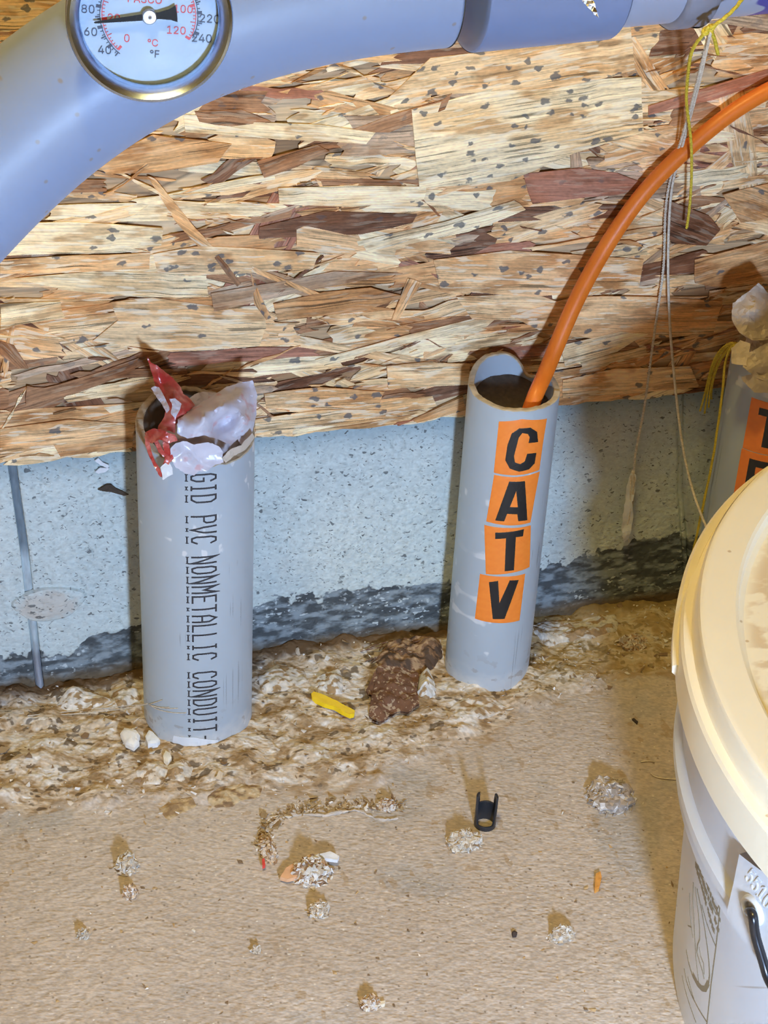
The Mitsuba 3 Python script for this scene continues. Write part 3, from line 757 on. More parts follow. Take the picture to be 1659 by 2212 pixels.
# right conduit
tag('corner_conduit', 'right grey PVC conduit behind the white bucket, plugged with crumpled paper', 'conduit')
b, rm, bore = conduit_mesh(TAX, TR, 0.0385, lambda t: 0.281 + rag(t, 5, 0.003))
put('corner_conduit__body', b, 'mat_conduit', 40)
put('corner_conduit__rim', rm, 'mat_rim', 40)
put('corner_conduit__bore', bore, 'mat_brown_bore', 40)
TP = lambda x, y: (on_cyl(x, y, TAX, TR)[0] * TR, on_cyl(x, y, TAX, TR)[1])
tl, bl = TP(1624, 858), TP(1612, 970)
w_ = 0.036
for k_, (za, zb, letter) in enumerate(((tl[1], bl[1], 'T'), (bl[1] - 0.0008, 2 * bl[1] - tl[1], 'E'), (2 * bl[1] - tl[1] - 0.0008, 3 * bl[1] - 2 * tl[1], 'L'))):
    s0 = tl[0] - 0.0006 * k_
    k = put('corner_conduit__sticker', wrap2(sbox(s0, zb, s0 + w_, za), cyl_fn(TAX, TR), 0.004, 0.00035), 'mat_orange_label', True, label='orange sticker partly out of view with black letter ' + letter)
    g = {'T': [[(0, 10), (4, 10)], [(2, 10), (2, 0)]], 'E': [[(4, 10), (0, 10), (0, 0), (4, 0)], [(0, 5), (3, 5)]], 'L': [[(0, 10), (0, 0), (4, 0)]]}[letter]
    hh_ = za - zb
    poly = shapely.union_all([LineString([(s0 + w_ * (0.30 + 0.40 * x / 4), zb + hh_ * (0.20 + 0.60 * y / 10)) for x, y in st]).buffer(0.0032, cap_style='square', join_style='mitre') for st in g])
    put(k + '__letter', wrap2(poly, cyl_fn(TAX, TR + 0.00035), 0.004, 0.00022), 'mat_black_letter', True)


# ------------------------------------------------------------------ thin crumpled sheets (bags, paper, leaf)
def sheet(ctrl, n_out, spacing, amp, seed, thick=0.0004, extra=None, freq=90.0, jit=0.12):
    """ctrl: (photo x, photo y, world y) points; the first n_out are the outline"""
    c = np.array(ctrl, float)
    rb = RBFInterpolator(c[:, :2], c[:, 2], kernel='linear')
    poly = Polygon(c[:n_out, :2]).buffer(0)
    rr = np.random.default_rng(seed)
    x0, y0, x1, y1 = poly.bounds
    pts = [np.array(poly.exterior.segmentize(spacing).coords)[:-1]]
    g = np.stack(np.meshgrid(np.arange(x0, x1, spacing), np.arange(y0, y1, spacing), indexing='ij'), -1).reshape(-1, 2) + rr.uniform(-.33, .33, (1, 2)) * spacing
    g = g + rr.uniform(-.3, .3, g.shape) * spacing
    inn = poly.buffer(-spacing * 0.45)
    if not inn.is_empty:
        pts.append(g[shapely.contains_xy(inn, g[:, 0], g[:, 1])])
    pts[0] = pts[0] + rr.uniform(-.18, .18, pts[0].shape) * spacing
    q = np.vstack(pts)
    tri = Delaunay(q).simplices
    cen = q[tri].mean(1)
    tri = tri[shapely.contains_xy(poly, cen[:, 0], cen[:, 1])]
    Y = rb(q)
    P = np.array([wl(x, y, yy) for (x, y), yy in zip(q, Y)])
    nn = meshkit.fbm(P * freq, 3, seed)
    rid = np.abs(2 * meshkit.noise(P * freq * 0.7 + 5, seed + 3) - 1)
    off = amp * ((nn - 0.5) * 1.2 + 1.3 * (rid - 0.5)) + rr.uniform(-jit, jit, len(P)) * amp
    vd = (CAM - P) / np.linalg.norm(CAM - P, axis=1, keepdims=True)
    P = P + vd * off[:, None]
    if extra is not None: P = extra(P)
    m = trimesh.Trimesh(P, tri, process=False)
    if (m.face_normals * (CAM - m.triangles_center)).sum(1).mean() < 0: tri = tri[:, ::-1]
    e = np.sort(np.vstack([tri[:, [0, 1]], tri[:, [1, 2]], tri[:, [2, 0]]]), 1)
    ed = np.vstack([tri[:, [0, 1]], tri[:, [1, 2]], tri[:, [2, 0]]])
    _, inv, cnt = np.unique(e, axis=0, return_inverse=True, return_counts=True)
    bd = ed[cnt[inv.ravel()] == 1]
    n = len(P)
    back = P - vd * thick
    return trimesh.Trimesh(np.vstack([P, back]), np.vstack([tri, tri[:, ::-1] + n, np.stack([bd[:, 1], bd[:, 0], bd[:, 0] + n], 1), np.stack([bd[:, 1], bd[:, 0] + n, bd[:, 1] + n], 1)]), process=False)


def keep_off(ax, r, ztop):
    """pushes points out of a pipe's wall to just outside it, below its rim"""
    def fn(P):
        d = P[:, :2] - np.array(ax)
        rr = np.linalg.norm(d, axis=1)
        bad = (rr < r) & (P[:, 2] < ztop)
        k = np.where(bad, r / np.maximum(rr, 1e-6), 1.0)
        P = P.copy(); P[:, :2] = np.array(ax) + d * k[:, None]
        return P
    return fn


tag('plastic_bag', 'torn red and white plastic bag stuffed into the left conduit mouth', 'plastic bag')
OFF = keep_off(LAX, LR + 0.0014, 0.300)
put('plastic_bag__white_film', sheet([(489, 836, -.056), (520, 826, -.056), (546, 822, -.060), (555, 852, -.066), (554, 895, -.078), (546, 930, -.088), (536, 950, -.092), (524, 966, -.098), (512, 950, -.100), (498, 962, -.104), (470, 948, -.104), (439, 941, -.108), (405, 947, -.107), (382, 937, -.102), (384, 907, -.092), (410, 886, -.078), (447, 863, -.066),
                                      (515, 860, -.080), (480, 878, -.098), (440, 900, -.108), (415, 920, -.108), (500, 905, -.082), (478, 920, -.080), (525, 905, -.098), (455, 925, -.102)], 17, 6, 0.0085, 4, freq=78.0, jit=0.05), 'mat_white_film', 40, label='large crumpled white film')
put('plastic_bag__white_film', sheet([(369, 968, -.108), (380, 958, -.107), (405, 950, -.106), (420, 956, -.107), (447, 950, -.106), (470, 962, -.107), (482, 976, -.106), (479, 990, -.107), (484, 999, -.108), (466, 1004, -.108), (447, 1017, -.1095), (430, 1018, -.110), (420, 1027, -.110), (400, 1022, -.110), (380, 1010, -.110), (368, 990, -.109)], 16, 6, 0.0052, 9, extra=OFF, freq=100.0, jit=0.05), 'mat_white_film', 40, label='white film folded over the front rim')
put('plastic_bag__white_film', sheet([(395, 870, -.046), (420, 852, -.042), (440, 845, -.040), (470, 850, -.040), (462, 875, -.055), (430, 895, -.066), (410, 903, -.072)], 7, 6, 0.006, 12), 'mat_white_film')
put('plastic_bag__white_film', sheet([(478, 990, -.107), (500, 968, -.106), (520, 962, -.104), (545, 935, -.096), (550, 945, -.094), (530, 972, -.101), (505, 985, -.105), (488, 1000, -.107)], 8, 6, 0.003, 14, extra=OFF), 'mat_paper', label='dull beige shred along the rim')
put('plastic_bag__red_film', sheet([(317, 768, -.052), (326, 783, -.055), (340, 790, -.057), (356, 803, -.057), (372, 815, -.058), (390, 836, -.060), (396, 850, -.062), (410, 860, -.066), (422, 876, -.070), (404, 890, -.082), (396, 905, -.088), (380, 918, -.096), (378, 936, -.101), (362, 930, -.101), (350, 947, -.104), (340, 925, -.092), (352, 905, -.086), (358, 888, -.080), (350, 870, -.072), (340, 850, -.066), (334, 828, -.060), (326, 800, -.055), (372, 850, -.078), (385, 880, -.090), (345, 815, -.062)], 22, 5, 0.0075, 21, freq=95.0, jit=0.05), 'mat_red_film', 40, label='red twisted film standing up')
for k_, pts_ in enumerate((
        [(312, 936, -.086), (330, 925, -.094), (352, 930, -.100), (378, 940, -.106), (384, 952, -.107), (366, 957, -.107), (345, 950, -.105), (328, 958, -.100), (318, 952, -.094)],
        [(312, 940, -.088), (322, 950, -.096), (327, 975, -.100), (334, 995, -.103), (345, 1012, -.106), (354, 1031, -.107), (346, 1030, -.107), (332, 1006, -.103), (322, 985, -.100), (314, 962, -.094)],
        [(352, 945, -.104), (364, 952, -.107), (368, 975, -.108), (376, 990, -.109), (366, 1000, -.109), (357, 1026, -.108), (350, 1032, -.107), (352, 1005, -.107), (358, 985, -.107), (352, 965, -.106)],
        [(330, 948, -.099), (340, 950, -.102), (352, 972, -.105), (362, 984, -.107), (356, 990, -.107), (342, 976, -.104)])):
    put('plastic_bag__red_film', sheet(pts_, len(pts_), 4.5, 0.0030, 31 + k_, extra=OFF, freq=140.0), 'mat_red_film', label='red shred hanging over the rim' if k_ else 'red bunched film at the left rim')
put('plastic_bag__clear_shred', sheet([(326, 838, -.068), (334, 834, -.068), (344, 836, -.070), (356, 858, -.082), (368, 884, -.094), (360, 892, -.096), (350, 874, -.088), (338, 858, -.078)], 8, 5, 0.0035, 41), 'mat_white_film')
put('plastic_bag__clear_shred', sheet([(366, 862, -.090), (378, 860, -.090), (392, 872, -.092), (386, 890, -.100), (378, 904, -.104), (368, 892, -.102), (372, 876, -.096)], 7, 5, 0.0035, 43), 'mat_white_film')
put('plastic_bag__clear_shred', sheet([(346, 1010, -.107), (356, 1000, -.108), (366, 1000, -.109), (372, 1012, -.110), (374, 1024, -.110), (362, 1030, -.110), (352, 1038, -.109), (350, 1022, -.108)], 8, 5, 0.0020, 45, extra=OFF), 'mat_clear_film')
put('plastic_bag__bunched_film', cat([trimesh.Trimesh(*(lambda m: (m.vertices * [0.034, 0.034, 0.022] * (0.8 + 0.35 * meshkit.noise(m.vertices * 4 + 7, 5))[:, None] + [LAX[0], LAX[1], 0.252], m.faces))(trimesh.creation.icosphere(4)), process=False)]), 'mat_white_film', 20)

tag('crumpled_paper', 'crumpled beige paper plugging the right conduit mouth', 'paper')
for ctrl, no, sd, am in (
        ([(1583, 655, -.070), (1640, 612, -.060), (1665, 640, -.050), (1690, 720, -.050), (1655, 735, -.085), (1625, 735, -.092), (1597, 720, -.088), (1580, 690, -.080), (1630, 670, -.092)], 8, 51, .006),
        ([(1580, 752, -.092), (1600, 735, -.088), (1622, 742, -.096), (1612, 790, -.106), (1580, 785, -.100)], 5, 53, .003),
        ([(1612, 765, -.100), (1660, 740, -.090), (1720, 770, -.090), (1720, 822, -.104), (1660, 826, -.106), (1632, 815, -.106), (1605, 792, -.106)], 7, 55, .005),
        ([(1600, 815, -.103), (1630, 806, -.105), (1680, 832, -.106), (1680, 850, -.106), (1630, 848, -.106), (1610, 828, -.104)], 6, 57, .0025),
        ([(1612, 730, -.075), (1660, 715, -.075), (1690, 760, -.080), (1640, 775, -.090), (1622, 760, -.088)], 5, 59, .005)):
    put('crumpled_paper__fold', sheet(ctrl, no, 7, am * 1.2, sd, extra=keep_off(TAX, TR + 0.0015, 0.279)), 'mat_paper')
mm = trimesh.creation.icosphere(4)
put('crumpled_paper__core', trimesh.Trimesh(mm.vertices * [0.036, 0.034, 0.04] * (0.72 + 0.4 * meshkit.noise(mm.vertices * 3 + 3, 9))[:, None] + [TAX[0] + 0.002, TAX[1] + 0.006, 0.292], mm.faces, process=False), 'mat_paper', 15)

# ------------------------------------------------------------------ big white pipe with thermometer
PY = -0.15
low = np.array([(-150, 720), (0, 548), (90, 455), (180, 370), (290, 290), (400, 228), (500, 184), (600, 152), (700, 128), (800, 110), (900, 98), (995, 90)], float)
PR = 0.0465
dep = lambda P: (RC @ (P - CAM))[2]
cl = []
for i in range(len(low)):
    t = low[min(i + 1, len(low) - 1)] - low[max(i - 1, 0)]
    nrm = np.array([t[1], -t[0]]) / np.linalg.norm(t)
    if nrm[1] > 0: nrm = -nrm
    P0 = wl(*low[i], PY)
    cl.append(wl(*(low[i] + nrm * PR * F / dep(P0) * 0.985), PY))
cl = np.array(cl)
cl = np.vstack([cl[0] - (cl[1] - cl[0]) / np.linalg.norm(cl[1] - cl[0]) * 0.14, cl])
cl[:, 1] = PY
from scipy.ndimage import gaussian_filter1d
cl = gaussian_filter1d(cl, 0.8, axis=0, mode='nearest')
tag('vent_pipe', 'big white PVC pipe bend across the top of the wall with a coupling, blue light put into its colour', 'pipe')
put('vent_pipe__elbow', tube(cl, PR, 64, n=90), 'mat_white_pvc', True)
# straight run to the right, along the wall
dirx = (wl(1290, 10, PY) - wl(1000, 40, PY)); dirx[1] = 0; dirx /= np.linalg.norm(dirx)
end = cl[-1]


def run_z(pxa, pya, r):
    """centre of a run whose lower edge shows at a photo point"""
    P = wl(pxa, pya, PY)
    nz = np.array([0, 0, 1.0])
    up = wl(pxa, pya - 100, PY)
    return P + (up - P) / np.linalg.norm(up - P) * r * 0.985


c0, c1 = run_z(1000, 104, 0.0515), run_z(1306, 74, 0.0515)
put('vent_pipe__coupling', tube(np.array([c0 + (c1 - c0) * k for k in (0, .012, .02, .5, .98, .99, 1)]), [0.046, 0.050, 0.0515, 0.0515, 0.0515, 0.051, 0.050], 64), 'mat_coupling_pvc', True, label='coupling sleeve with the blue light put into its colour')
d_ = (c1 - c0) / np.linalg.norm(c1 - c0)
r0 = run_z(1320, 52, 0.0435)
put('vent_pipe__run', tube(np.array([c1 - d_ * 0.01, r0 + d_ * 0.01, r0 + d_ * 0.05, r0 + d_ * 0.7]), 0.0435, 64), 'mat_primer_pvc', True, label='white pipe with purple primer stains')
k0 = run_z(1436, 48, 0.0505); k1 = run_z(1500, 52, 0.0505)
axk = r0 + d_ * ((k0 - r0) @ d_)
put('vent_pipe__ring', tube(np.array([axk + d_ * s for s in (0, .003, .012, .018, .021, .024)]), [.044, .048, .048, .047, .0485, .0443], 64), 'mat_ring_pvc', True, label='grey clamp ring')

tag('dial_thermometer', 'round dial thermometer with chrome bezel on the big pale pipe', 'thermometer')
DY = -0.222
hubw = wl(322, 33, DY)
n_d = np.array([-0.14, -1.0, 0.06]); n_d /= np.linalg.norm(n_d)
u_d = np.cross([0, 0, 1.0], -n_d); u_d /= np.linalg.norm(u_d)
u_d = -u_d if u_d[0] < 0 else u_d
v_d = np.cross(n_d, u_d); v_d = v_d if v_d[2] > 0 else -v_d
RD = 178.0 / F * dep(hubw)
M4 = np.eye(4); M4[:3, 0], M4[:3, 1], M4[:3, 2], M4[:3, 3] = u_d, v_d, n_d, hubw
if np.linalg.det(M4[:3, :3]) < 0: M4[:3, 0] *= -1; u_d = -u_d


def dial(mesh):
    m = mesh.copy(); m.apply_transform(M4); return m


RF = RD * 0.835
put('dial_thermometer__bezel', dial(lathe([(RF, 0.0005), (RF * 1.005, 0.009), (RF + 0.003, 0.0125), (RD - 0.0022, 0.0145), (RD - 0.0006, 0.0135), (RD, 0.011), (RD, -0.004), (RD - 0.004, -0.008), (RD * 0.4, -0.0095), (0.0001, -0.0095)], 128)), 'mat_chrome', 40)
put('dial_thermometer__face', dial(lathe([(RF + 0.001, 0.0), (0.0001, 0.0)], 96)), 'mat_dial', label='white dial face')
put('dial_thermometer__stem', tube([hubw - n_d * 0.009, hubw - n_d * 0.02, hubw - n_d * 0.06], [0.008, 0.008, 0.004], 20), 'mat_chrome', True)


def dpix(x, y):
    """photo point -> dial coordinates"""
    d = ray(x, y); t = ((hubw - CAM) @ n_d) / (d @ n_d); P = CAM + d * t - hubw
    return np.array([P @ u_d, P @ v_d])


def flat(poly, h0=0.0002, t=0.0003):
    ms = [trimesh.creation.extrude_polygon(g, t, engine='earcut') for g in getattr(poly, 'geoms', [poly])]
    m = cat(ms); m.apply_translation([0, 0, h0]); return dial(m)


def pol(a, r):
    return np.array([math.cos(a) * r, math.sin(a) * r])


a40, a60 = [math.atan2(*dpix(x, y)[::-1]) for x, y in ((241, 96), (215, 61))]
r_out = np.linalg.norm(dpix(219, 61))
a220, a240 = [math.atan2(*dpix(x, y)[::-1]) for x, y in ((436, 30), (423, 71))]
ang = lambda f: (a40 % (2 * np.pi)) - (f - 40) / 20 * (((a40 % (2 * np.pi)) - (a60 % (2 * np.pi))))
span = (a40 % (2 * np.pi)) - (a240 % (2 * np.pi) if a240 > 0 else a240)
ang = lambda f: (a40 % (2 * np.pi)) - (f - 40) / 200 * span
ticks, red = [], []
for f in range(30, 246, 2):
    a = ang(f)
    if f % 20 == 0: ticks.append(LineString([pol(a, r_out * 0.965), pol(a, r_out * 1.07)]).buffer(0.0008, cap_style='flat'))
    elif f % 10 == 0: ticks.append(LineString([pol(a, r_out * 0.985), pol(a, r_out * 1.08)]).buffer(0.0003, cap_style='flat'))
    elif f % 4 == 0: ticks.append(LineString([pol(a, r_out * 0.985), pol(a, r_out * 1.04)]).buffer(0.00018, cap_style='flat'))
arcp = [pol(ang(f), r_out * 0.985) for f in np.linspace(28, 246, 90)]
ticks.append(LineString(arcp).buffer(0.00022, cap_style='flat'))
put('dial_thermometer__fahrenheit_scale', flat(shapely.union_all(ticks)), 'mat_dial_ink', label='black outer tick scale')
for c in range(0, 121, 2):
    a = ang(c * 1.8 + 32); L = 0.10 if c % 10 == 0 else 0.055
    red.append(LineString([pol(a, r_out * 0.945), pol(a, r_out * (0.945 - L))]).buffer(0.0007 if c % 20 == 0 else 0.00018, cap_style='flat'))
red.append(LineString([pol(ang(f), r_out * 0.945) for f in np.linspace(32, 248, 90)]).buffer(0.0002, cap_style='flat'))
put('dial_thermometer__celsius_scale', flat(shapely.union_all(red)), 'mat_dial_red', label='red inner tick scale')


def dtext(s, x, y, h, m_, name, bold=False):
    """text centred at a photo point of the dial"""
    t = meshkit.text_mesh(s, h, 0.0003, bold)
    t.apply_translation([-(t.bounds[0][0] + t.bounds[1][0]) / 2, -(t.bounds[0][1] + t.bounds[1][1]) / 2, 0.0002])
    t.apply_transform(trimesh.transformations.rotation_matrix(-0.05, [0, 0, 1]))
    d = dpix(x, y); t.apply_translation([d[0], d[1], 0])
    put('dial_thermometer__' + name, dial(t), m_)


kx = dep(hubw) / F
for s, x, y in (('40', 226, 107), ('60', 196, 68), ('80', 190, 19), ('220', 453, 40), ('240', 436, 82)):
    dtext(s, x, y, 17.5 * kx, 'mat_dial_ink', 'numeral')
for s, x, y in (('0', 274, 82), ('20', 246, 38), ('100', 396, 19), ('120', 381, 65)):
    dtext(s, x, y, 16.5 * kx, 'mat_dial_red', 'numeral')
dtext('°C', 330, 92, 15 * kx, 'mat_dial_red', 'unit_sign')
dtext('°F', 334, 116, 16 * kx, 'mat_dial_ink', 'unit_sign')
dtext('PASCO', 313, -2, 16 * kx, 'mat_dial_red', 'maker_name')
for f in range(100, 201, 20):
    a = ang(f); t = meshkit.text_mesh(str(f), 17 * kx, 0.0003)
    t.apply_translation([-(t.bounds[0][0] + t.bounds[1][0]) / 2, -(t.bounds[0][1] + t.bounds[1][1]) / 2, 0.0002]); p = pol(a, r_out * 1.22); t.apply_translation([p[0], p[1], 0])
    put('dial_thermometer__numeral', dial(t), 'mat_dial_ink')
tipd, taild = dpix(203, 47), dpix(382, 28)
ax_ = (tipd - taild) / np.linalg.norm(tipd - taild); nx_ = np.array([-ax_[1], ax_[0]])
L1, L2 = np.linalg.norm(tipd), np.linalg.norm(taild)
pp = [ax_ * L1, ax_ * L1 * .98 + nx_ * .0005, nx_ * .0019, -ax_ * L2 * .35 + nx_ * .0018, -ax_ * L2 * .75 + nx_ * .0030, -ax_ * L2 * .98 + nx_ * .0046, -ax_ * L2 - nx_ * .0 , -ax_ * L2 * .98 - nx_ * .0046, -ax_ * L2 * .75 - nx_ * .0030, -ax_ * L2 * .35 - nx_ * .0018, -nx_ * .0019, ax_ * L1 * .98 - nx_ * .0005]
put('dial_thermometer__pointer', flat(Polygon(pp), 0.0030, 0.0006), 'mat_pointer', label='black pointer')
put('dial_thermometer__hub', dial(lathe([(0.0042, 0.0005), (0.0042, 0.0042), (0.0036, 0.0050), (0.0016, 0.0052), (0.0001, 0.0046)], 40)), 'mat_hub_metal', 30, label='silver centre cap')
put('dial_thermometer__lens', dial(lathe([(RF + 0.0005, 0.0088), (0.0001, 0.0088)], 64)), 'mat_lens', label='clear flat lens')

# ------------------------------------------------------------------ cable, twine, cord, foil
P3 = lambda *a: np.array([wl(x, y, yy) for x, y, yy in a])
cab = np.vstack([[KAX[0] - 0.004, KAX[1] - 0.024, 0.225], P3((1152, 866, -.071), (1170, 824, -.060), (1195, 765, -.047), (1240, 660, -.036), (1300, 548, -.026), (1380, 430, -.021), (1470, 335, -.019), (1565, 255, -.019), (1659, 196, -.020), (1780, 135, -.020))])
put('orange_cable', tube(cab, 0.0064, 24, n=90), 'mat_cable', True, 'smooth orange cable curving up to the right out of the CATV conduit', 'cable')


def twisted(pts, r, strands_=3, turns=100, n=220, sides=6):
    from scipy.interpolate import CubicSpline
    p = np.asarray(pts, float)
    s = np.r_[0, np.cumsum(np.linalg.norm(np.diff(p, axis=0), axis=1))]
    t = np.linspace(0, s[-1], n)
    c = CubicSpline(s, p)(t)
    tg = np.gradient(c, axis=0); tg /= np.linalg.norm(tg, axis=1, keepdims=True)
    a = np.cross(tg, [0.0, 1, 0.1]); a /= np.linalg.norm(a, axis=1, keepdims=True); b = np.cross(tg, a)
    return cat([tube(c + r * 0.52 * (np.cos(turns * t / s[-1] * 2 * np.pi + 2 * np.pi * k / strands_)[:, None] * a + np.sin(turns * t / s[-1] * 2 * np.pi + 2 * np.pi * k / strands_)[:, None] * b), r * 0.55, sides) for k in range(strands_)])


tw = P3((1531, 64, -.205), (1505, 92, -.19), (1490, 130, -.16), (1484, 185, -.10), (1484, 235, -.065), (1492, 300, -.046), (1494, 350, -.040), (1491, 430, -.034), (1483, 493, -.026))
tag('yellow_twine', 'yellow twine knotted round the big pipe, loose end hanging before the orange cable', 'twine')
put('yellow_twine__hanging_end', twisted(tw, 0.00125, turns=60), 'mat_yellow_twine', True)
put('yellow_twine__short_tail', twisted(P3((1531, 64, -.205), (1540, 75, -.2), (1546, 95, -.195), (1551, 117, -.19)), 0.00125, turns=14, n=60), 'mat_yellow_twine', True)
ct = axk + d_ * 0.033
th = np.linspace(-2.2, 0.6, 30)
up_v = np.cross(d_, [0, 1.0, 0]); up_v /= np.linalg.norm(up_v)
knot = wl(1531, 64, -.205)
loop = np.vstack([knot, P3((1550, 50, -.208), (1575, 30, -.209), (1598, 5, -.206), (1612, -25, -.195), (1620, -60, -.175))])
put('yellow_twine__wrap', twisted(loop, 0.00135, turns=26, n=90), 'mat_yellow_twine', True)
kn = cat([tube(np.array([knot + 0.0022 * np.array([math.cos(a) * (1 + .3 * s), math.sin(2 * a) * .6, math.sin(a + s) * 1.1]) for a in np.linspace(0, 2 * np.pi, 24)]), 0.0011, 8) for s in (0, 1.1, 2.3)])
put('yellow_twine__knot', kn, 'mat_yellow_twine', True)
tag('white_string', 'pale twisted string hung from the knot, frayed taped end against the block wall', 'string')
tag('grey_string', 'thin pale string running from the knot down behind the bucket lid', 'string')
put('white_string__rope', twisted(P3((1533, 68, -.204), (1520, 120, -.17), (1500, 200, -.08), (1475, 290, -.030), (1452, 370, -.0105), (1440, 430, -.0105), (1434, 560, -.012), (1422, 660, -.012), (1404, 790, -.016), (1388, 900, -.014), (1376, 960, -.013), (1369, 1022, -.012)), 0.00125, 2, 120, 420, 6), 'mat_white_cord', True)
put('grey_string', tube(P3((1536, 66, -.203), (1523, 122, -.168), (1505, 200, -.076), (1481, 290, -.028), (1459, 370, -.0105), (1448, 435, -.0105), (1443, 560, -.013), (1447, 700, -.017), (1458, 830, -.026), (1474, 960, -.032), (1498, 1065, -.045), (1530, 1150, -.075), (1560, 1230, -.10), (1585, 1330, -.115)), 0.0011, 8, n=140), 'mat_white_cord', True)
fr = []
for k in range(9):
    rr = random.Random(60 + k)
    e = (1350 + rr.uniform(-8, 14), 1150 + rr.uniform(-25, 25))
    fr.append(tube(P3((1368 + rr.uniform(-1, 1), 1015, -.012), (1362 + rr.uniform(-7, 7), 1055, -.012 + rr.uniform(-.003, .002)), (1357 + rr.uniform(-9, 9), 1100, -.012 + rr.uniform(-.004, .003)), (e[0], e[1], -.010 + rr.uniform(-.004, .003))), [0.0009, 0.0007, 0.0003], 5, n=14))
put('white_string__frayed_end', cat(fr), 'mat_white_cord', True, label='frayed loose fibres')
put('white_string__clear_tape', sheet([(1362, 1022, -.014), (1374, 1024, -.014), (1372, 1060, -.015), (1366, 1085, -.016), (1368, 1120, -.015), (1360, 1160, -.014), (1348, 1172, -.013), (1342, 1140, -.014), (1350, 1085, -.016), (1354, 1050, -.015)], 10, 7, 0.0022, 71), 'mat_clear_film', label='shiny clear tape wound round the end')
tag('twine_bundle', 'yellow twine ends hanging from under the crumpled paper beside the right conduit', 'twine')
for k, (dx, ex, ey) in enumerate(((0, 1512, 888), (6, 1522, 893), (12, 1531, 880), (3, 1517, 870), (15, 1537, 862))):
    put('twine_bundle__strand', twisted(P3((1612, 752, -.075), (1592, 741 + dx * .3, -.070), (1562 + dx * .6, 750 + dx * .5, -.055), (1542 + dx, 778, -.040), (1528 + dx * .8, 825, -.026), (ex, ey, -.018)), 0.0010, 2, 24, 70, 5), 'mat_yellow_twine', True)
put('twine_bundle__long_strand', twisted(P3((1610, 755, -.078), (1590, 746, -.075), (1572, 765, -.066), (1562, 830, -.060), (1552, 910, -.057), (1538, 1000, -.054), (1519, 1090, -.050), (1502, 1170, -.046), (1487, 1230, -.040), (1472, 1282, -.034)), 0.0012, 3, 70, 220, 6), 'mat_yellow_twine', True)
put('foil_strip', sheet([(1255, -14, -.212), (1272, -12, -.214), (1284, 6, -.216), (1293, 38, -.2165), (1283, 30, -.2165), (1270, 14, -.215), (1258, 4, -.213)], 7, 6, 0.0022, 81), 'mat_foil', False, 'small crumpled silver foil strip hanging on the coupling', 'foil strip')

# ------------------------------------------------------------------ bucket
SZ = 1.083                        # size of the bucket, for the lengths below
BC = np.array([0.46383, -0.54376, 0.33034])
BN = np.array([-0.05135, -0.12821, 0.99042]); BN /= np.linalg.norm(BN)
e1 = np.cross(BN, [0, 1.0, 0]); e1 /= np.linalg.norm(e1)
e2 = np.cross(BN, e1)
MB = np.eye(4); MB[:3, 0], MB[:3, 1], MB[:3, 2], MB[:3, 3] = e1, e2, BN, BC
MB4 = MB.copy(); MB4[:3, :3] *= SZ


def bk(m):
    m = m.copy(); m.apply_transform(MB4); return m


def on_cone(x, y, h0, r0, h1, r1):
    """photo point -> (angle, depth below lid, radius) on a cone of the bucket"""
    d = ray(x, y); o = (CAM - BC) @ MB[:3, :3] / SZ; q = d @ MB[:3, :3] / SZ
    k = (r1 - r0) / (h1 - h0)
    # r = r0 + k * (h - h0), h = -z
    A = q[0] ** 2 + q[1] ** 2 - k * k * q[2] ** 2
    rr = r0 + k * (-o[2] - h0)
    B = o[0] * q[0] + o[1] * q[1] + k * rr * q[2]
    Cc = o[0] ** 2 + o[1] ** 2 - rr ** 2
    t = (-B - math.sqrt(max(B * B - A * Cc, 0))) / A
    P = o + q * t
    return math.atan2(P[1], P[0]), -P[2], math.hypot(P[0], P[1])


tag('bucket', 'large white plastic bucket with lid and wire handle at the right edge', 'bucket')
Hb = 0.302
BODY = (0.124, 0.2255, Hb, 0.2115)
COL = (0.066, 0.2365, 0.121, 0.2350)
put('bucket__body', bk(lathe([(0.229, -0.060), (BODY[1], -BODY[0]), (BODY[3], -Hb), (BODY[3] - 0.004, -Hb - 0.002), (0.0001, -Hb - 0.002)], 200)), 'mat_bucket', 30)
put('bucket__collar', bk(lathe([(0.226, -0.057), (0.2345, -0.0575), (0.2368, -0.060), (0.2368, -0.066), (0.2345, -0.074), (0.2345, -0.096), (0.2385, -0.102), (0.2385, -0.108), (0.2352, -0.112), (0.2352, -0.1225), (0.2330, -0.1245), (0.2245, -0.1245)], 200)), 'mat_bucket', 25, label='ribbed collar below the lid')
k = put('bucket__lid', bk(lathe([(0.0001, -0.010), (0.195, -0.010), (0.2135, -0.0095), (0.2165, -0.0075), (0.2178, -0.0015), (0.2195, -0.0002), (0.2360, 0.0), (0.2388, -0.001), (0.2402, -0.0035), (0.2402, -0.014), (0.2412, -0.0165), (0.2455, -0.0175), (0.2470, -0.0195), (0.2462, -0.046), (0.2446, -0.0475), (0.2425, -0.046), (0.2415, -0.020)], 220)), 'mat_lid', 30)
aa = on_cone(1466, 1385, 0.02, 0.249, 0.05, 0.248)[0]
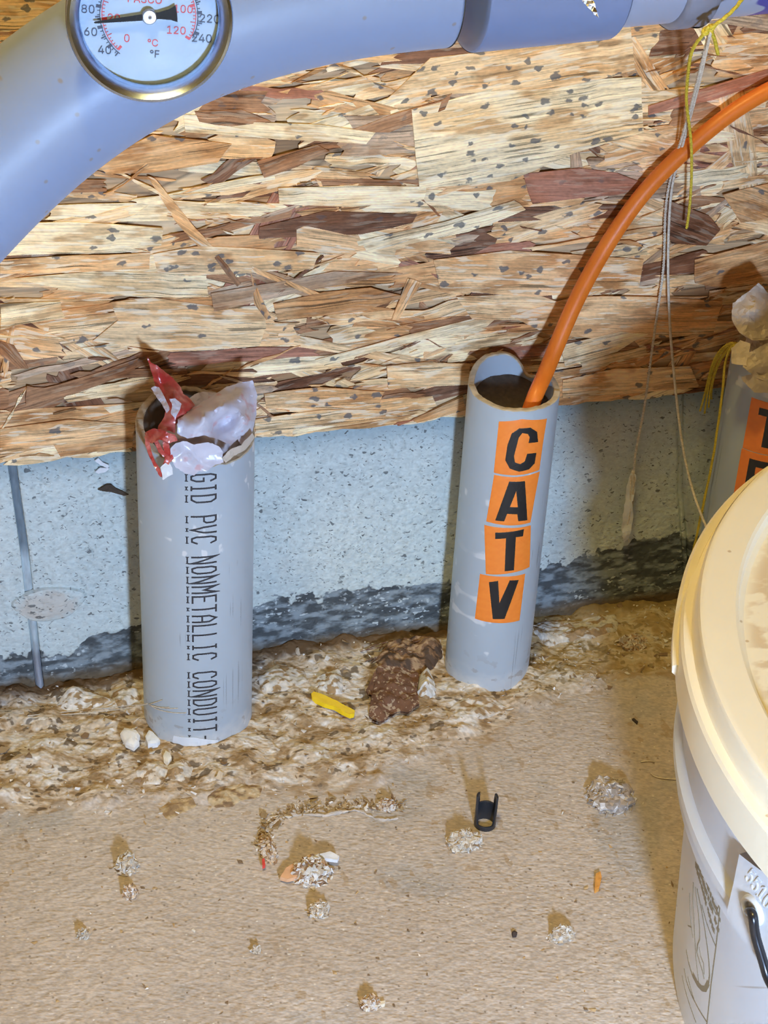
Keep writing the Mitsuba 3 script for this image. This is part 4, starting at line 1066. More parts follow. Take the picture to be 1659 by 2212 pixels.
for s in (0,):
    prof = [(0.2440, -0.0165), (0.2480, -0.0150), (0.2500, -0.018), (0.2496, -0.037), (0.2475, -0.039), (0.2440, -0.037), (0.2440, -0.0165)]
    strip = lathe(prof, 90, aa - 2.3, aa)
    sv = strip.vertices.reshape(90, len(prof), 3).copy()
    for q_ in range(12):                     # slanted cut end
        f_ = (q_ + 1) / 12
        zt_ = sv[78 + q_, :, 2]
        sv[78 + q_, :, 2] = np.where(zt_ > -0.030, zt_ - (f_ ** 1.5) * 0.016 * (zt_ + 0.039) / 0.024, zt_)
    endc = sv[-1].mean(0)
    strip = trimesh.Trimesh(np.vstack([sv.reshape(-1, 3), endc]), np.vstack([strip.faces, [[89 * len(prof) + j, 89 * len(prof) + j + 1, 90 * len(prof)] for j in range(len(prof) - 1)]]), process=False)
    put('bucket__lid__tear_strip', bk(strip), 'mat_lid', 30, label='raised tear strip with a cut end')
# ear and handle
EA = [on_cone(x, y, *COL) for x, y in ((1603, 1850), (1579, 1968), (1622, 2035), (1700, 2080), (1760, 1990), (1700, 1860))]


def col_fn(r_off, cone):
    h0, r0, h1, r1 = cone

    def fn(s, h):
        a = s[:, 0] / r0; z = s[:, 1]
        r = r0 + (r1 - r0) * (z - h0) / (h1 - h0) + r_off + h
        return (np.column_stack([r * np.cos(a), r * np.sin(a), -z]) @ MB4[:3, :3].T) + BC
    return fn


def on_flat(cone, pts):
    return [(on_cone(x, y, *cone)[0] * cone[1], on_cone(x, y, *cone)[1]) for x, y in pts]


EC = (0.066, 0.2400, 0.150, 0.2390)
ear = Polygon(on_flat(EC, [(1606, 1842), (1592, 1910), (1578, 1968), (1596, 2000), (1621, 2034), (1680, 2110), (1790, 2110), (1790, 1990), (1700, 1900), (1650, 1875)]))
put('bucket__ear', wrap2(ear, col_fn(-0.004, EC), 0.01, 0.0065), 'mat_bucket', 35, label='flat ear holding the wire handle')
ED = (EC[0], EC[1] + 0.0025, EC[2], EC[3] + 0.0025)
tm = meshkit.text_mesh('5510', 1.0, 1.0)
tm.apply_translation([-tm.bounds[0][0], -tm.bounds[0][1], -tm.bounds[0][2]])
tv = tm.vertices / tm.bounds[1]
q00, q10, q11, q01 = [np.array(q) for q in ((1609, 1899), (1655, 1966), (1672, 1941), (1626, 1874))]
pxs = q00 + (q10 - q00) * tv[:, :1] + (q01 - q00) * tv[:, 1:2]
sf = np.array(on_flat(ED, pxs))
put('bucket__ear__embossed_number', trimesh.Trimesh(col_fn(0.0, ED)(sf, -0.0006 + tv[:, 2] * 0.0013), tm.faces, process=False), 'mat_bucket')
ac, hc, rc = on_cone(1628, 1965, *ED)
ep = lambda a, h, r: (np.array([r * math.cos(a), r * math.sin(a), -h]) @ MB4[:3, :3].T) + BC
pc = ep(ac, hc, rc); nc = (np.array([math.cos(ac), math.sin(ac), 0]) @ MB[:3, :3].T); tc = np.cross(BN, nc)
MR = np.eye(4); MR[:3, 0], MR[:3, 1], MR[:3, 2], MR[:3, 3] = tc, BN, nc, pc
MR[:3, :3] *= SZ
bo = lathe([(0.0046, -0.001), (0.0050, 0.0018), (0.0062, 0.0028), (0.0078, 0.0024), (0.0086, 0.0008), (0.0086, -0.002)], 40); bo.apply_transform(MR)
put('bucket__ear__boss', bo, 'mat_bucket', True)


def hand_pt(x, y, lift):
    a, h, r = on_cone(x, y, ED[0], ED[1] + lift, ED[2], ED[3] + lift)
    return ep(a, h, r)


hp = [pc - nc * 0.0043, pc + nc * 0.0032] + [hand_pt(x, y, l) for x, y, l in ((1625, 1975, .007), (1630, 2010, .008), (1640, 2050, .008), (1652, 2090, .008), (1668, 2130, .009), (1720, 2190, .010), (1800, 2230, .012))]
hp += [hp[-1] + (hp[-1] - hp[-2]) * 0.8]
put('bucket__handle', tube(np.array(hp), 0.0028, 16, n=70), 'mat_wire', True, label='dark steel wire handle')
# printed label
BP = lambda pts: on_flat(BODY, [(1359 + x / 3.937, 1650 + y / 3.937) for x, y in pts])


def ribbon(pts, w):
    return LineString(BP(pts)).buffer(w, cap_style='flat', join_style='round')


art = [ribbon(p, w) for p, w in (
    ([(700, 1010), (775, 1185), (760, 1380), (740, 1560), (700, 1860), (665, 2195), (640, 2330)], 0.00056),
    ([(620, 1200), (660, 1350), (700, 1460), (740, 1556)], 0.00050), ([(770, 1190), (740, 1280), (700, 1180), (665, 1090)], 0.00031),
    ([(580, 1060), (620, 1250), (645, 1400), (668, 1560), (682, 1700), (686, 1800), (676, 1880), (650, 1930), (620, 1925), (580, 1880), (540, 1800), (505, 1680), (488, 1580)], 0.00074),
    ([(676, 1860), (650, 1915), (620, 1910), (580, 1860), (545, 1790)], 0.00186),
    ([(548, 1010), (545, 1150), (552, 1300), (560, 1450), (570, 1650), (585, 1780), (596, 1880)], 0.00043),
    ([(566, 1050), (590, 1250), (602, 1400), (602, 1490), (584, 1540), (578, 1600), (600, 1680), (625, 1760), (640, 1830)], 0.00056),
    ([(598, 1560), (612, 1640), (635, 1700), (640, 1790)], 0.00037), ([(502, 1375), (520, 1385), (535, 1392)], 0.00037),
    ([(470, 1740), (490, 1850), (530, 1960), (590, 2080), (662, 2195)], 0.00056), ([(500, 1810), (530, 1930), (560, 2020)], 0.00037), ([(452, 1800), (480, 1930), (520, 2060), (570, 2200)], 0.00037),
    ([(515, 1100), (520, 1250), (530, 1380), (545, 1480)], 0.00037))]
put('bucket__printed_emblem', wrap2(shapely.union_all(art), col_fn(0.0, BODY), 0.006, 0.00025), 'mat_olive_print', False, label='olive line drawing in an oval frame')
rb_ = random.Random(5)
blk = []
for i in range(26):
    t = i / 25
    for j in range(3):
        if rb_.random() < 0.75:
            cx, cy = 565 + t * 150 + j * (14 + 26 * t), 850 + t * 560 - j * 10 + rb_.uniform(-8, 8)
            if cx < 765: blk.append(ribbon([(cx, cy), (cx + rb_.uniform(8, 16), cy + rb_.uniform(18, 34))], .0012 + rb_.random() * .0012))
put('bucket__printed_text_block', wrap2(shapely.union_all(blk), col_fn(0.0, BODY), 0.006, 0.00025), 'mat_olive_print', False, label='smeared olive print beside the emblem')

# ------------------------------------------------------------------ things on the floor
def ground(x, y, lift=0.0):
    P = fl(x, y)
    for _ in range(3):
        P = fl(x, y, float(floor_z(P[0], P[1])))
    return P + [0, 0, lift]


def crumb_pile(key, px_, py_, wx, wy, h, n, pal, seed, label, category='debris', chip=(0.0009, 0.0034), mound=True):
    """a small heap of broken flakes on a crumbly base, one mesh"""
    rr = np.random.default_rng(seed)
    c = ground(px_, py_)
    V, FF, C, k = [], [], [], 0
    pal = np.array(pal)

    def addm(v, f, col):
        nonlocal k
        V.append(v[f].reshape(-1, 3)); FF.append(np.arange(len(f) * 3).reshape(-1, 3) + k); C.append(np.repeat(col, 3, 0)); k += len(f) * 3

    if mound:
        m = trimesh.creation.icosphere(3)
        v = m.vertices.copy()
        v *= (0.62 + 0.7 * meshkit.fbm(v * 2.6 + seed, 3, seed))[:, None]
        v = v * [wx * .5, wy * .5, h * 0.85]
        v += rr.normal(0, 0.0007, v.shape)
        v[:, 2] = np.maximum(v[:, 2], -0.002)
        col = pal[np.clip((meshkit.fbm(m.triangles_center * 3.0 + seed * 3, 3, seed) * 1.5 - .25) * len(pal), 0, len(pal) - 1).astype(int)] * rr.uniform(.75, 1.05, (len(m.faces), 1))
        addm(v + c, m.faces, col)
    for i in range(n):
        a, r = rr.uniform(0, 2 * np.pi), rr.uniform(0, 1) ** .6
        x, y = math.cos(a) * r * wx * .55, math.sin(a) * r * wy * .55
        z = max(0, h * (1 - r ** 1.6)) * rr.uniform(.6, 1.0) if mound else rr.uniform(0.0005, h)
        s = rr.uniform(*chip)
        pts = rr.normal(0, 1, (7, 3)) * [s * .6, s * .42, s * .16]
        ch = trimesh.convex.convex_hull(pts)
        Rm = trimesh.transformations.random_rotation_matrix(rr.random(3))[:3, :3] if mound else trimesh.transformations.rotation_matrix(rr.uniform(0, 6.28), [0, 0, 1])[:3, :3]
        v = ch.vertices @ Rm.T + c + [x, y, z + (0.0004 if not mound else 0)]
        addm(v, ch.faces, np.tile(pal[rr.integers(len(pal))] * rr.uniform(.8, 1.1), (len(ch.faces), 1)))
    put(key, (np.vstack(V), np.vstack(FF)), 'mat_crumb', False, label, category, None, 'stuff', color=np.clip(np.vstack(C), 0, 1))


WHT = [(0.70, 0.67, 0.62), (0.60, 0.55, 0.47), (0.46, 0.36, 0.25), (0.66, 0.57, 0.44), (0.34, 0.23, 0.13)]
BRN = [(0.55, 0.37, 0.20), (0.36, 0.20, 0.09), (0.66, 0.60, 0.53), (0.60, 0.45, 0.30), (0.26, 0.15, 0.08)]
GRY = [(0.55, 0.50, 0.44), (0.42, 0.33, 0.24), (0.33, 0.27, 0.22), (0.62, 0.57, 0.52), (0.50, 0.38, 0.24)]
crumb_pile('crumb_heap', 274, 1874, 0.016, 0.016, 0.014, 110, WHT, 1, 'small heap of white plaster crumbs left of the floor centre')
crumb_pile('crumb_heap_001', 281, 1932, 0.011, 0.010, 0.010, 26, BRN + WHT[:1], 2, 'tiny brown and white crumb just below the left plaster heap')
crumb_pile('crumb_heap_002', 672, 1890, 0.030, 0.026, 0.017, 230, BRN + WHT, 3, 'largest brown and white crumb heap in the floor centre')
crumb_pile('crumb_heap_003', 688, 1972, 0.014, 0.013, 0.011, 80, WHT + BRN[:1], 4, 'white crumb heap just below the large centre heap')
crumb_pile('crumb_heap_004', 1002, 1822, 0.026, 0.020, 0.013, 190, WHT, 5, 'white plaster crumb heap beside the black plastic clip')
crumb_pile('crumb_heap_005', 1318, 1722, 0.038, 0.040, 0.015, 320, GRY, 6, 'wide grey brown heap of flakes left of the bucket')
crumb_pile('crumb_heap_006', 1212, 2024, 0.018, 0.012, 0.012, 90, WHT, 7, 'white crumb heap on the floor below the grey flake heap')
crumb_pile('crumb_heap_007', 800, 2172, 0.014, 0.010, 0.010, 20, BRN, 8, 'brown crumb at the bottom edge of the floor')
crumb_pile('crumb_heap_008', 180, 2022, 0.008, 0.007, 0.007, 16, WHT, 9, 'tiny white crumb at the lower left of the floor')
crumb_pile('crumb_heap_009', 1368, 1392, 0.026, 0.022, 0.010, 60, BRN + GRY, 10, 'brown crumb heap on the mortar crust right of the CATV conduit')
crumb_pile('crumb_heap_010', 577, 1836, 0.012, 0.030, 0.007, 110, BRN, 12, 'narrow ridge of brown crumbs left of the large centre heap')
crumb_pile('crumb_heap_011', 553, 2055, 0.006, 0.006, 0.005, 12, WHT, 13, 'tiny white crumb below the centre heaps')
crumb_pile('crumb_heap_012', 835, 1742, 0.014, 0.012, 0.008, 36, BRN, 14, 'brown crumbs at the corner of the pale ridge')
# raised lip of old mortar (ridge) around the patch in the centre
rid = [(575, 1800), (590, 1778), (640, 1760), (700, 1762), (760, 1752), (800, 1765), (858, 1768)]
rp = np.array([ground(*q) for q in rid]); rp[:, 2] += 0.0006
from scipy.interpolate import CubicSpline
rc_ = CubicSpline(np.arange(len(rp)), rp)(np.linspace(0, len(rp) - 1, 90))
rm_ = tube(rc_, (0.0005 + 0.0013 * meshkit.noise(np.stack([np.arange(90) * .22, np.zeros(90), np.zeros(90)], -1), 3)).tolist(), 12)
nzv = meshkit.fbm(rm_.vertices * 240, 3, 2)
rm_.vertices = rm_.vertices + np.column_stack([(nzv - .5) * .003, (meshkit.fbm(rm_.vertices * 200, 3, 8) - .5) * .004, (nzv - .5) * .0045])
put('mortar_ridge', rm_, 'mat_crumb', False, 'thin pale broken ridge of mortar curving across the floor centre', 'mortar', color=np.clip(np.array([0.55, 0.47, 0.39]) * (0.45 + 0.9 * meshkit.fbm(rm_.vertices * 150, 3, 4))[:, None], 0, 1))
# scattered flakes over the crust
rr = np.random.default_rng(77)
V, FF, C, k = [], [], [], 0
for i in range(1300):
    x = rr.uniform(-0.20, 0.46); yb = np.interp(x, ROUGH[:, 0], ROUGH[:, 1])
    y = rr.uniform(yb * 1.08, -0.004)
    if any(math.hypot(x - a[0], y - a[1]) < r + .004 for a, r in ((LAX, LR), (KAX, KR), (TAX, TR))): continue
    s = rr.uniform(.0006, .0026) if rr.random() < .94 else rr.uniform(.003, .0055)
    ch = trimesh.convex.convex_hull(rr.normal(0, 1, (7, 3)) * [s * .7, s * .45, s * .2])
    Rm = trimesh.transformations.euler_matrix(rr.normal(0, .4), rr.normal(0, .4), rr.uniform(0, 6.28))[:3, :3]
    v = ch.vertices @ Rm.T + [x, y, float(floor_z(x, y)) + s * .12]
    pal = [(0.62, 0.56, 0.48), (0.52, 0.42, 0.30), (0.40, 0.27, 0.14), (0.58, 0.48, 0.36), (0.24, 0.15, 0.08), (0.70, 0.66, 0.61)]
    V.append(v[ch.faces].reshape(-1, 3)); n_ = len(ch.faces) * 3; FF.append(np.arange(n_).reshape(-1, 3) + k); C.append(np.tile(np.array(pal[rr.integers(6)]) * rr.uniform(.8, 1.1), (n_, 1))); k += n_
put('mortar_flakes', (np.vstack(V), np.vstack(FF)), 'mat_crumb', False, 'loose mortar and dirt flakes strewn over the crust along the wall', 'debris', None, 'stuff', color=np.clip(np.vstack(C), 0, 1))
V, FF, C, k = [], [], [], 0
for i in range(170):
    x, y = rr.uniform(-0.24, 0.36), rr.uniform(-0.46, -0.16)
    s = rr.uniform(.0006, .0019)
    ch = trimesh.convex.convex_hull(rr.normal(0, 1, (7, 3)) * [s * .8, s * .5, s * .3])
    v = ch.vertices @ trimesh.transformations.rotation_matrix(rr.uniform(0, 6.28), [0, 0, 1])[:3, :3].T + [x, y, float(floor_z(x, y)) + s * .2]
    col = [(0.20, 0.13, 0.07), (0.45, 0.29, 0.13), (0.72, 0.66, 0.57)][rr.choice(3, p=[.45, .35, .2])]
    V.append(v[ch.faces].reshape(-1, 3)); n_ = len(ch.faces) * 3; FF.append(np.arange(n_).reshape(-1, 3) + k); C.append(np.tile(col, (n_, 1))); k += n_
put('floor_grit', (np.vstack(V), np.vstack(FF)), 'mat_crumb', False, 'fine dark and pale grit scattered on the open floor', 'grit', None, 'stuff', color=np.vstack(C))


def hull_obj(key, pts_px, thick, color, label, category, lift=0.0004, seed=0, dome=0.0, tilt=None):
    """a flat chip lying on the floor: outline in photo points, own thickness"""
    g = np.array([ground(*q) for q in pts_px]); z0 = g[:, 2].max() + lift
    poly = Polygon(g[:, :2]).buffer(0)
    v, f = tri_poly(poly, 0.003)
    m = trimesh.Trimesh(np.column_stack([v, v[:, 0] * 0]), f, process=True)
    v, f = np.array(m.vertices)[:, :2], np.array(m.faces)
    if cross2(v[f[0, 1]] - v[f[0, 0]], v[f[0, 2]] - v[f[0, 0]]) < 0: f = f[:, ::-1]
    dist = shapely.distance(poly.exterior, shapely.points(v)); dist = dist / max(dist.max(), 1e-9)
    top = np.column_stack([v, z0 + thick + dome * np.sqrt(dist) + 0.0006 * meshkit.noise(np.column_stack([v, v[:, 0] * 0]) * 300, seed)])
    bot = np.column_stack([v, np.full(len(v), z0 - 0.0015)])
    ed = np.vstack([f[:, [0, 1]], f[:, [1, 2]], f[:, [2, 0]]]); e = np.sort(ed, 1)
    _, inv, cnt = np.unique(e, axis=0, return_inverse=True, return_counts=True)
    bd = ed[cnt[inv.ravel()] == 1]; n = len(v)
    FFs = np.vstack([f, np.stack([bd[:, 1], bd[:, 0], bd[:, 0] + n], 1), np.stack([bd[:, 1], bd[:, 0] + n, bd[:, 1] + n], 1)])
    mesh = trimesh.Trimesh(np.vstack([top, bot]), FFs, process=False)
    if isinstance(color, str): put(key, mesh, color, 40, label, category)
    else: put(key, mesh, 'mat_crumb', False, label, category, color=np.clip(np.tile(color, (2 * n, 1)) * (0.8 + 0.4 * meshkit.fbm(mesh.vertices * 250, 3, seed))[:, None], 0, 1))


hull_obj('yellow_strip', [(672, 1508), (677, 1503), (698, 1511), (725, 1527), (745, 1536), (766, 1550), (764, 1557), (755, 1558), (738, 1551), (722, 1541), (700, 1530), (674, 1515)], 0.0026, 'mat_yellow_plastic', 'bright yellow plastic strip lying on the mortar crust between the conduits', 'plastic strip', 0.001)
hull_obj('orange_sliver', [(1286, 1893), (1296, 1887), (1299, 1900), (1293, 1925), (1284, 1930)], 0.0018, (0.66, 0.30, 0.06), 'small orange sliver on the open floor left of the bucket', 'sliver', seed=2)
hull_obj('dark_pebble', [(1105, 2018), (1110, 2014), (1117, 2018), (1115, 2025), (1107, 2026)], 0.0015, (0.05, 0.035, 0.03), 'tiny dark pebble left of the lower white crumb heap', 'pebble', seed=3, dome=0.001)
hull_obj('wood_chip', [(605, 1905), (618, 1885), (640, 1872), (650, 1885), (640, 1905), (620, 1910)], 0.0016, (0.68, 0.38, 0.20), 'fan shaped orange wood chip against the large centre heap', 'wood chip', 0.003, 4)
hull_obj('pale_chip', [(690, 1862), (712, 1856), (732, 1866), (728, 1874), (700, 1870)], 0.0016, (0.74, 0.74, 0.74), 'flat white chip on the right side of the large centre heap', 'paint chip', 0.006, 5)
hull_obj('red_sliver', [(566, 1868), (571, 1866), (573, 1880), (567, 1883)], 0.0015, (0.62, 0.06, 0.04), 'tiny red sliver left of the large centre heap', 'sliver', 0.004, 6)
hull_obj('seed_shell', [(260, 1598), (268, 1586), (282, 1582), (296, 1590), (303, 1605), (299, 1614), (302, 1620), (290, 1627), (272, 1620)], 0.0016, (0.78, 0.74, 0.68), 'white oval shell half beside the foot of the left conduit', 'shell', 0.001, 7, 0.005)
hull_obj('plaster_chip', [(314, 1602), (322, 1586), (330, 1590), (346, 1608), (340, 1615), (320, 1618)], 0.003, (0.74, 0.75, 0.76), 'white angular plaster chip touching the foot of the left conduit', 'plaster chip', 0.001, 8, 0.002)
hull_obj('plaster_chip_001', [(352, 1640), (358, 1630), (368, 1634), (371, 1645), (362, 1655), (354, 1648)], 0.002, (0.76, 0.70, 0.58), 'cream plaster chip just below the left conduit', 'plaster chip', 0.001, 9, 0.0015)
SLAB = [(1165, 1352), (1210, 1342), (1260, 1338), (1325, 1332), (1330, 1346), (1326, 1362), (1270, 1374), (1210, 1385), (1185, 1392), (1160, 1368)]
hull_obj('dark_splinter', [(1365, 1556), (1369, 1554), (1378, 1562), (1376, 1566)], 0.001, (0.04, 0.03, 0.025), 'tiny dark splinter on the floor near the bucket', 'splinter', seed=12)
def lump_obj(key, pts_px, color, label, category, seed, height, light=(0.64, 0.58, 0.50), dark=(0.34, 0.22, 0.11)):
    """a crusty lump grown onto the floor: thins out to nothing at its edge"""
    g = np.array([ground(*q) for q in pts_px])[:, :2]
    poly = Polygon(g).buffer(0.004).buffer(-0.001, join_style='round').simplify(0.0003)
    v, f = tri_poly(poly, 0.0016)
    m = trimesh.Trimesh(np.column_stack([v, v[:, 0] * 0]), f, process=True)
    v, f = np.array(m.vertices)[:, :2], np.array(m.faces)
    if cross2(v[f[0, 1]] - v[f[0, 0]], v[f[0, 2]] - v[f[0, 0]]) < 0: f = f[:, ::-1]
    q = np.column_stack([v, v[:, 0] * 0])
    dist = shapely.distance(poly.exterior, shapely.points(v))
    h = height * np.minimum(1, dist / 0.007) ** 0.8 * (0.35 + 1.0 * meshkit.fbm(q * 110, 3, seed)) - 0.0008 * (dist < 1e-5)
    z = floor_z(v[:, 0], v[:, 1]) + h
    n3 = meshkit.fbm(q * [160, 260, 1], 4, seed + 5)
    col = np.where((n3 > 0.58)[:, None], np.array(light), np.where((n3 < 0.43)[:, None], np.array(dark), np.array(color))) * (0.65 + 0.6 * meshkit.fbm(q * 500, 2, seed))[:, None]
    put(key, trimesh.Trimesh(np.column_stack([v, z]), f, process=False), 'mat_crumb', True, label, category, color=np.clip(col, 0, 1))


for i, pts in enumerate(([(320, 1650), (300, 1668), (310, 1690), (345, 1690), (358, 1668), (345, 1650)], [(372, 1655), (362, 1680), (400, 1688), (410, 1660), (395, 1645)], [(130, 1520), (150, 1502), (210, 1500), (235, 1515), (200, 1530), (150, 1530)], [(240, 1495), (290, 1490), (300, 1510), (260, 1522)], [(565, 1462), (600, 1440), (650, 1448), (660, 1470), (610, 1490), (570, 1490)], [(690, 1460), (730, 1450), (735, 1495), (695, 1502)], [(980, 1530), (1010, 1510), (1060, 1512), (1090, 1530), (1040, 1548), (990, 1548)])):
    lump_obj(f'mortar_lump_{i:03d}' if i else 'mortar_lump', pts, [(0.62, 0.52, 0.40), (0.60, 0.53, 0.44), (0.66, 0.61, 0.55), (0.62, 0.55, 0.46), (0.60, 0.54, 0.47), (0.66, 0.62, 0.57), (0.60, 0.52, 0.42)][i],
             ['rounded mortar lump below the left conduit foot', 'larger mortar lump right under the left conduit foot', 'pale mortar lump at the wall foot left of the left conduit', 'small mortar lump touching the left conduit from the left', 'pale mortar lump right of the left conduit at the wall foot', 'white mortar lump above the yellow strip', 'pale mortar lump in front of the CATV conduit foot'][i], 'mortar', 20 + i, 0.0042)
lump_obj('plaster_chip_002', [(905, 1500), (912, 1465), (922, 1452), (932, 1475), (935, 1498), (920, 1506)], (0.68, 0.67, 0.65), 'pale plaster lump left of the foot of the CATV conduit', 'plaster chip', 44, 0.010)
lump_obj('mortar_slab', SLAB, (0.58, 0.53, 0.46), 'flat pale slab of mortar at the wall foot right of the CATV conduit', 'mortar', 41, 0.005)
lump_obj('brown_clod', [(818, 1425), (835, 1402), (870, 1390), (905, 1384), (945, 1388), (950, 1415), (930, 1442), (900, 1452), (860, 1448), (830, 1446)], (0.20, 0.105, 0.05), 'dark brown crumbly clod at the wall foot just above the sodden leaf', 'dirt', 61, 0.010, (0.36, 0.22, 0.11), (0.08, 0.045, 0.025))
lump_obj('dirt_patch', [(455, 1725), (480, 1708), (520, 1700), (560, 1702), (556, 1718), (520, 1724), (500, 1738), (470, 1740)], (0.40, 0.27, 0.13), 'brown twiggy dirt patch on the floor edge below the left conduit', 'dirt', 62, 0.004, (0.52, 0.40, 0.24), (0.22, 0.13, 0.06))
lump_obj('dirt_patch_001', [(352, 1748), (375, 1732), (410, 1728), (418, 1740), (390, 1752), (366, 1766)], (0.42, 0.28, 0.13), 'small brown dirt patch on the floor further below the left conduit', 'dirt', 63, 0.0025, (0.50, 0.37, 0.21), (0.30, 0.19, 0.09))
rr = np.random.default_rng(5)
V, FF, C, k = [], [], [], 0
path = np.array([(560, 1838), (572, 1800), (590, 1774), (640, 1754), (700, 1748), (760, 1742), (820, 1744), (866, 1750)], float)
for i in range(420):
    t = rr.uniform(0, len(path) - 1.001); a_ = path[int(t)] + (path[int(t) + 1] - path[int(t)]) * (t % 1)
    x_, y_ = a_[0] + rr.normal(0, 10), a_[1] - abs(rr.normal(0, 13)) + 5
    s_ = rr.uniform(.0006, .0024) if rr.random() < .93 else rr.uniform(.003, .005)
    ch = trimesh.convex.convex_hull(rr.normal(0, 1, (7, 3)) * [s_ * .8, s_ * .45, s_ * .3])
    v = ch.vertices @ trimesh.transformations.euler_matrix(rr.normal(0, .4), rr.normal(0, .4), rr.uniform(0, 6.28))[:3, :3].T + ground(x_, y_, s_ * .15)
    col = np.array([(0.30, 0.19, 0.08), (0.42, 0.29, 0.14), (0.22, 0.13, 0.06), (0.62, 0.53, 0.40), (0.72, 0.66, 0.58)][rr.choice(5, p=[.3, .26, .2, .14, .1])]) * rr.uniform(.8, 1.1)
    V.append(v[ch.faces].reshape(-1, 3)); n_ = len(ch.faces) * 3; FF.append(np.arange(n_).reshape(-1, 3) + k); C.append(np.tile(col, (n_, 1))); k += n_
put('ridge_dirt', (np.vstack(V), np.vstack(FF)), 'mat_crumb', False, 'brown dirt and chips gathered along the upper side of the pale mortar ridge', 'dirt', None, 'stuff', color=np.vstack(C))
hull_obj('pale_splinter', [(786, 2180), (800, 2174), (832, 2167), (831, 2174), (805, 2181), (790, 2186)], 0.0015, (0.72, 0.62, 0.45), 'pale wood splinter at the bottom edge of the floor', 'splinter', 0.001, 65)
# brown sodden leaf with crumbs
lf = [(800, 1480), (815, 1450), (850, 1440), (890, 1445), (905, 1465), (900, 1500), (905, 1530), (880, 1548), (855, 1545), (835, 1560), (810, 1566), (796, 1550), (802, 1515), (790, 1500)]
g = np.array([ground(*q) for q in lf])
poly = Polygon(g[:, :2]); v, f = tri_poly(poly, 0.0025)
m = trimesh.Trimesh(np.column_stack([v, v[:, 0] * 0]), f, process=True); v, f = np.array(m.vertices)[:, :2], np.array(m.faces)
if cross2(v[f[0, 1]] - v[f[0, 0]], v[f[0, 2]] - v[f[0, 0]]) < 0: f = f[:, ::-1]
zz = floor_z(v[:, 0], v[:, 1]) + 0.0022 + 0.0045 * meshkit.fbm(np.column_stack([v, v[:, 0] * 0]) * 90, 3, 8)
put('brown_leaf', trimesh.Trimesh(np.vstack([np.column_stack([v, zz]), np.column_stack([v, zz - 0.002])]), np.vstack([f, f[:, ::-1] + len(v)]), process=False), 'mat_rust_leaf', 30, 'dark rusty brown sodden leaf at the wall foot left of the CATV conduit', 'leaf')
# rootlets and straw
rts = []
for kx_ in range(9):
    q = random.Random(90 + kx_)
    a, b_ = (q.uniform(770, 860), q.uniform(1405, 1440)), (q.uniform(900, 955), q.uniform(1385, 1430))
    mid = ((a[0] + b_[0]) / 2 + q.uniform(-20, 20), (a[1] + b_[1]) / 2 + q.uniform(-22, 8))
    rts.append(tube(np.array([ground(*a, 0.002), ground(*mid, 0.008), ground(*b_, 0.002)]), 0.00045, 5, n=14))
put('dry_roots', cat(rts), 'mat_rust_leaf', True, 'tangle of thin brown roots in the corner left of the CATV conduit', 'roots', kind='stuff')
put('pale_straw', tube(np.array([ground(1405, 1672, .001), ground(1420, 1681, .001), ground(1445, 1685, .0012), ground(1475, 1686, .001)]), 0.0006, 6, n=20), 'mat_white_cord', True, 'thin pale straw lying beside the bucket', 'straw')
put('pale_straw_001', tube(np.array([ground(1384, 1648, .001), ground(1400, 1646, .001), ground(1414, 1648, .0012)]), 0.0006, 6, n=14), 'mat_white_cord', True, 'shorter pale straw between the grey flake heap and the bucket', 'straw')
# cobweb strands at the left conduit
cw = []
for (a, m1_, b_) in (((0, 1552), (200, 1545), (318, 1520)), ((60, 1548), (230, 1535), (318, 1521)),):
    cw.append(tube(np.array([ground(*a, .001), ground(*m1_, .003), wl(*b_, -0.085)]), 0.0004, 5, n=24))
for e in ((366, 1528), (384, 1530), (402, 1540), (350, 1512)):
    th_, z_ = on_cyl(*e, LAX, LR + .0006)
    th2, z2 = on_cyl(322, 1522, LAX, LR + .0006)
    cw.append(tube(np.array([[LAX[0] + (LR + .0006) * math.cos(t), LAX[1] + (LR + .0006) * math.sin(t), z] for t, z in zip(np.linspace(th2, th_, 12), np.linspace(z2, z_, 12))]), 0.00035, 5))
put('cobweb', cat(cw), 'mat_white_cord', True, 'pale dusty cobweb strands stretched from the floor to the left conduit', 'cobweb', kind='stuff')
# black clip: a half tube standing on end, notched top
cc = ground(1047, 1781)
face = math.atan2(CAM[1] - cc[1], CAM[0] - cc[0]) + 0.06
hcl, rcl, tcl = 0.029, 0.0085, 0.0017


def clip_mesh():
    n = 72
    A = np.arange(n) * 2 * np.pi / n
    fr_ = np.cos(A)                      # +1 = towards the open front
    zt = hcl * np.clip(0.16 + 1.9 * np.clip(0.62 - fr_, 0, 1), 0, 1)
    zt = np.where(fr_ < -0.62, 0.62 * hcl, zt)
    A = A + face
    zb = cc[2] - 0.0005
    ring_ = lambda r, z: np.column_stack([cc[0] + r * np.cos(A), cc[1] + r * np.sin(A), z])
    rows = [ring_(rcl, np.full(n, zb)), ring_(rcl, zb + zt - 0.0004), ring_(rcl - 0.0004, zb + zt), ring_(rcl - tcl + 0.0004, zb + zt), ring_(rcl - tcl, zb + zt - 0.0004), ring_(rcl - tcl, np.full(n, zb))]
    v = np.vstack(rows); f = []
    for r in range(6):
        for j in range(n):
            a, b2, c2, d2 = r * n + j, r * n + (j + 1) % n, ((r + 1) % 6) * n + (j + 1) % n, ((r + 1) % 6) * n + j
            f += [[a, b2, c2], [a, c2, d2]]
    return trimesh.Trimesh(v, f, process=False)


put('black_clip', clip_mesh(), 'mat_black_plastic', 40, 'black notched half tube plastic clip standing on the open floor', 'clip')
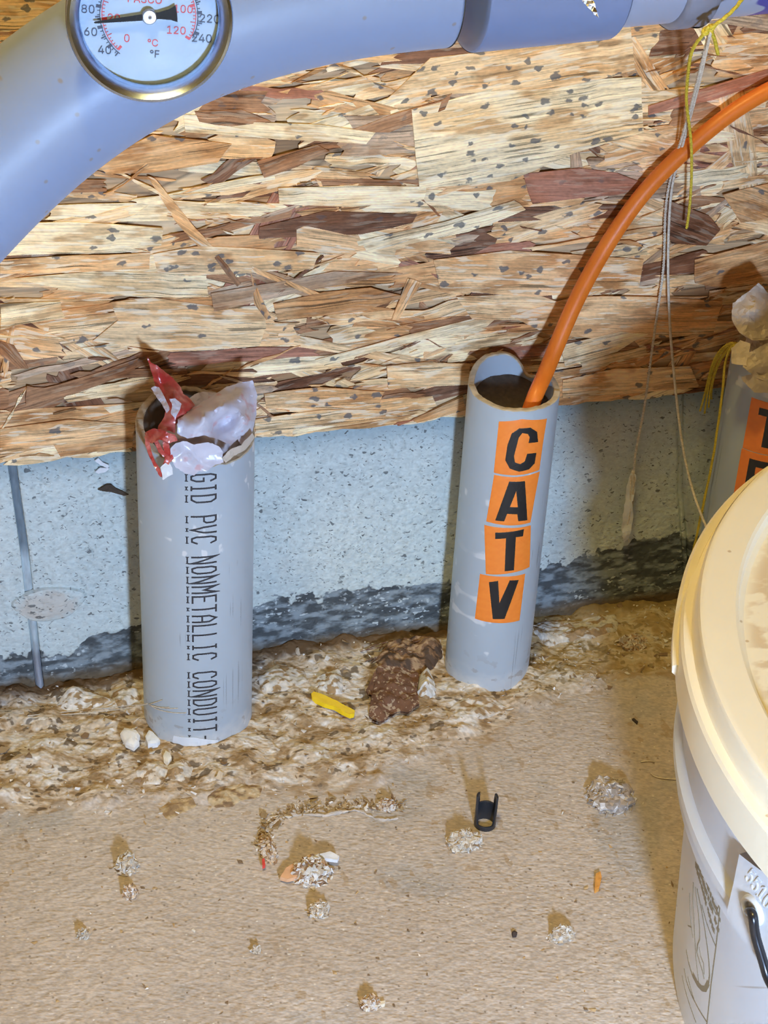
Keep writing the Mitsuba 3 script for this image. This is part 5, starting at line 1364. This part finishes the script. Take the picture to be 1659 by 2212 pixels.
# chips on the block wall
def wall_chip(key, pts, y, t, m_, label, category):
    q = np.array([wl(*p, y)[[0, 2]] for p in pts])
    v = wrap2(Polygon(q), lambda s, h: np.column_stack([s[:, 0], y - h, s[:, 1]]), 0.003, t)
    v.faces = v.faces
    put(key, v, m_, False, label, category)


wall_chip('white_fleck', [(204, 994), (212, 988), (222, 998), (236, 1004), (232, 1010), (216, 1003)], -.0015, .0012, 'mat_clear_film', 'upper white fleck stuck on the block wall near the left conduit', 'fleck')
wall_chip('white_fleck_001', [(205, 1018), (216, 1009), (237, 1010), (228, 1018), (212, 1022)], -.0015, .0012, 'mat_clear_film', 'lower white fleck stuck on the block wall near the left conduit', 'fleck')
wall_chip('dark_paint_scar', [(211, 1057), (231, 1046), (240, 1046), (250, 1054), (278, 1067), (268, 1070), (240, 1062), (222, 1060)], -.0012, .0009, 'mat_dark_fill', 'dark grey sliver on the block wall left of the left conduit', 'chip')

# ------------------------------------------------------------------ lamps
LP = np.array([-0.022, -1.36, 0.43]); tgt = np.array([0.12, 0.0, 0.20])
ln = (tgt - LP) / np.linalg.norm(tgt - LP)
lx = np.cross(ln, [0, 0, 1.0]); lx /= np.linalg.norm(lx); ly = np.cross(lx, ln)
ML = np.eye(4); ML[:3, 0], ML[:3, 1], ML[:3, 2], ML[:3, 3] = lx, -ly, ln, LP
if np.linalg.det(ML[:3, :3]) < 0: ML[:3, 1] *= -1
tag('work_lamp', 'round cool white work lamp on a floor stand behind the camera', 'lamp')
hs = lathe([(0.0001, -0.06), (0.028, -0.058), (0.048, -0.02), (0.055, 0.006), (0.050, 0.006), (0.044, -0.006)], 64); hs.apply_transform(ML)
put('work_lamp__housing', hs, 'mat_lamp_shell', 30)
ds = trimesh.creation.cylinder(0.045, 0.004, sections=64); ds.apply_translation([0, 0, -0.001]); ds.apply_transform(ML)
k = put('work_lamp__lens', ds, 'mat_dial')
scene[k]['emitter'] = {'type': 'area', 'radiance': rgb(COOL * LAMP_COOL)}
put('work_lamp__pole', tube([[LP[0], LP[1] - 0.03, 0.02], [LP[0], LP[1] - 0.03, LP[2] - 0.05]], 0.009, 20), 'mat_lamp_shell', True)
put('work_lamp__base', (lambda m: (m.apply_translation([LP[0], LP[1] - 0.03, 0.0]), m)[1])(lathe([(0.0001, 0.0), (0.11, 0.0), (0.11, 0.008), (0.02, 0.022), (0.0001, 0.022)], 64)), 'mat_lamp_shell', 30)
tag('ceiling_lamp', 'warm glowing globe bulb under the ceiling', 'lamp')
BL = np.array([-0.35, -0.85, 2.2])
gb = trimesh.creation.icosphere(4, 0.09); gb.apply_translation(BL)
k = put('ceiling_lamp__globe', gb, 'mat_dial', True)
scene[k]['emitter'] = {'type': 'area', 'radiance': rgb(WARM * LAMP_WARM)}
put('ceiling_lamp__holder', tube([BL + [0, 0, 0.08], [BL[0], BL[1], RH]], [0.03, 0.045], 32), 'mat_lamp_shell', True)
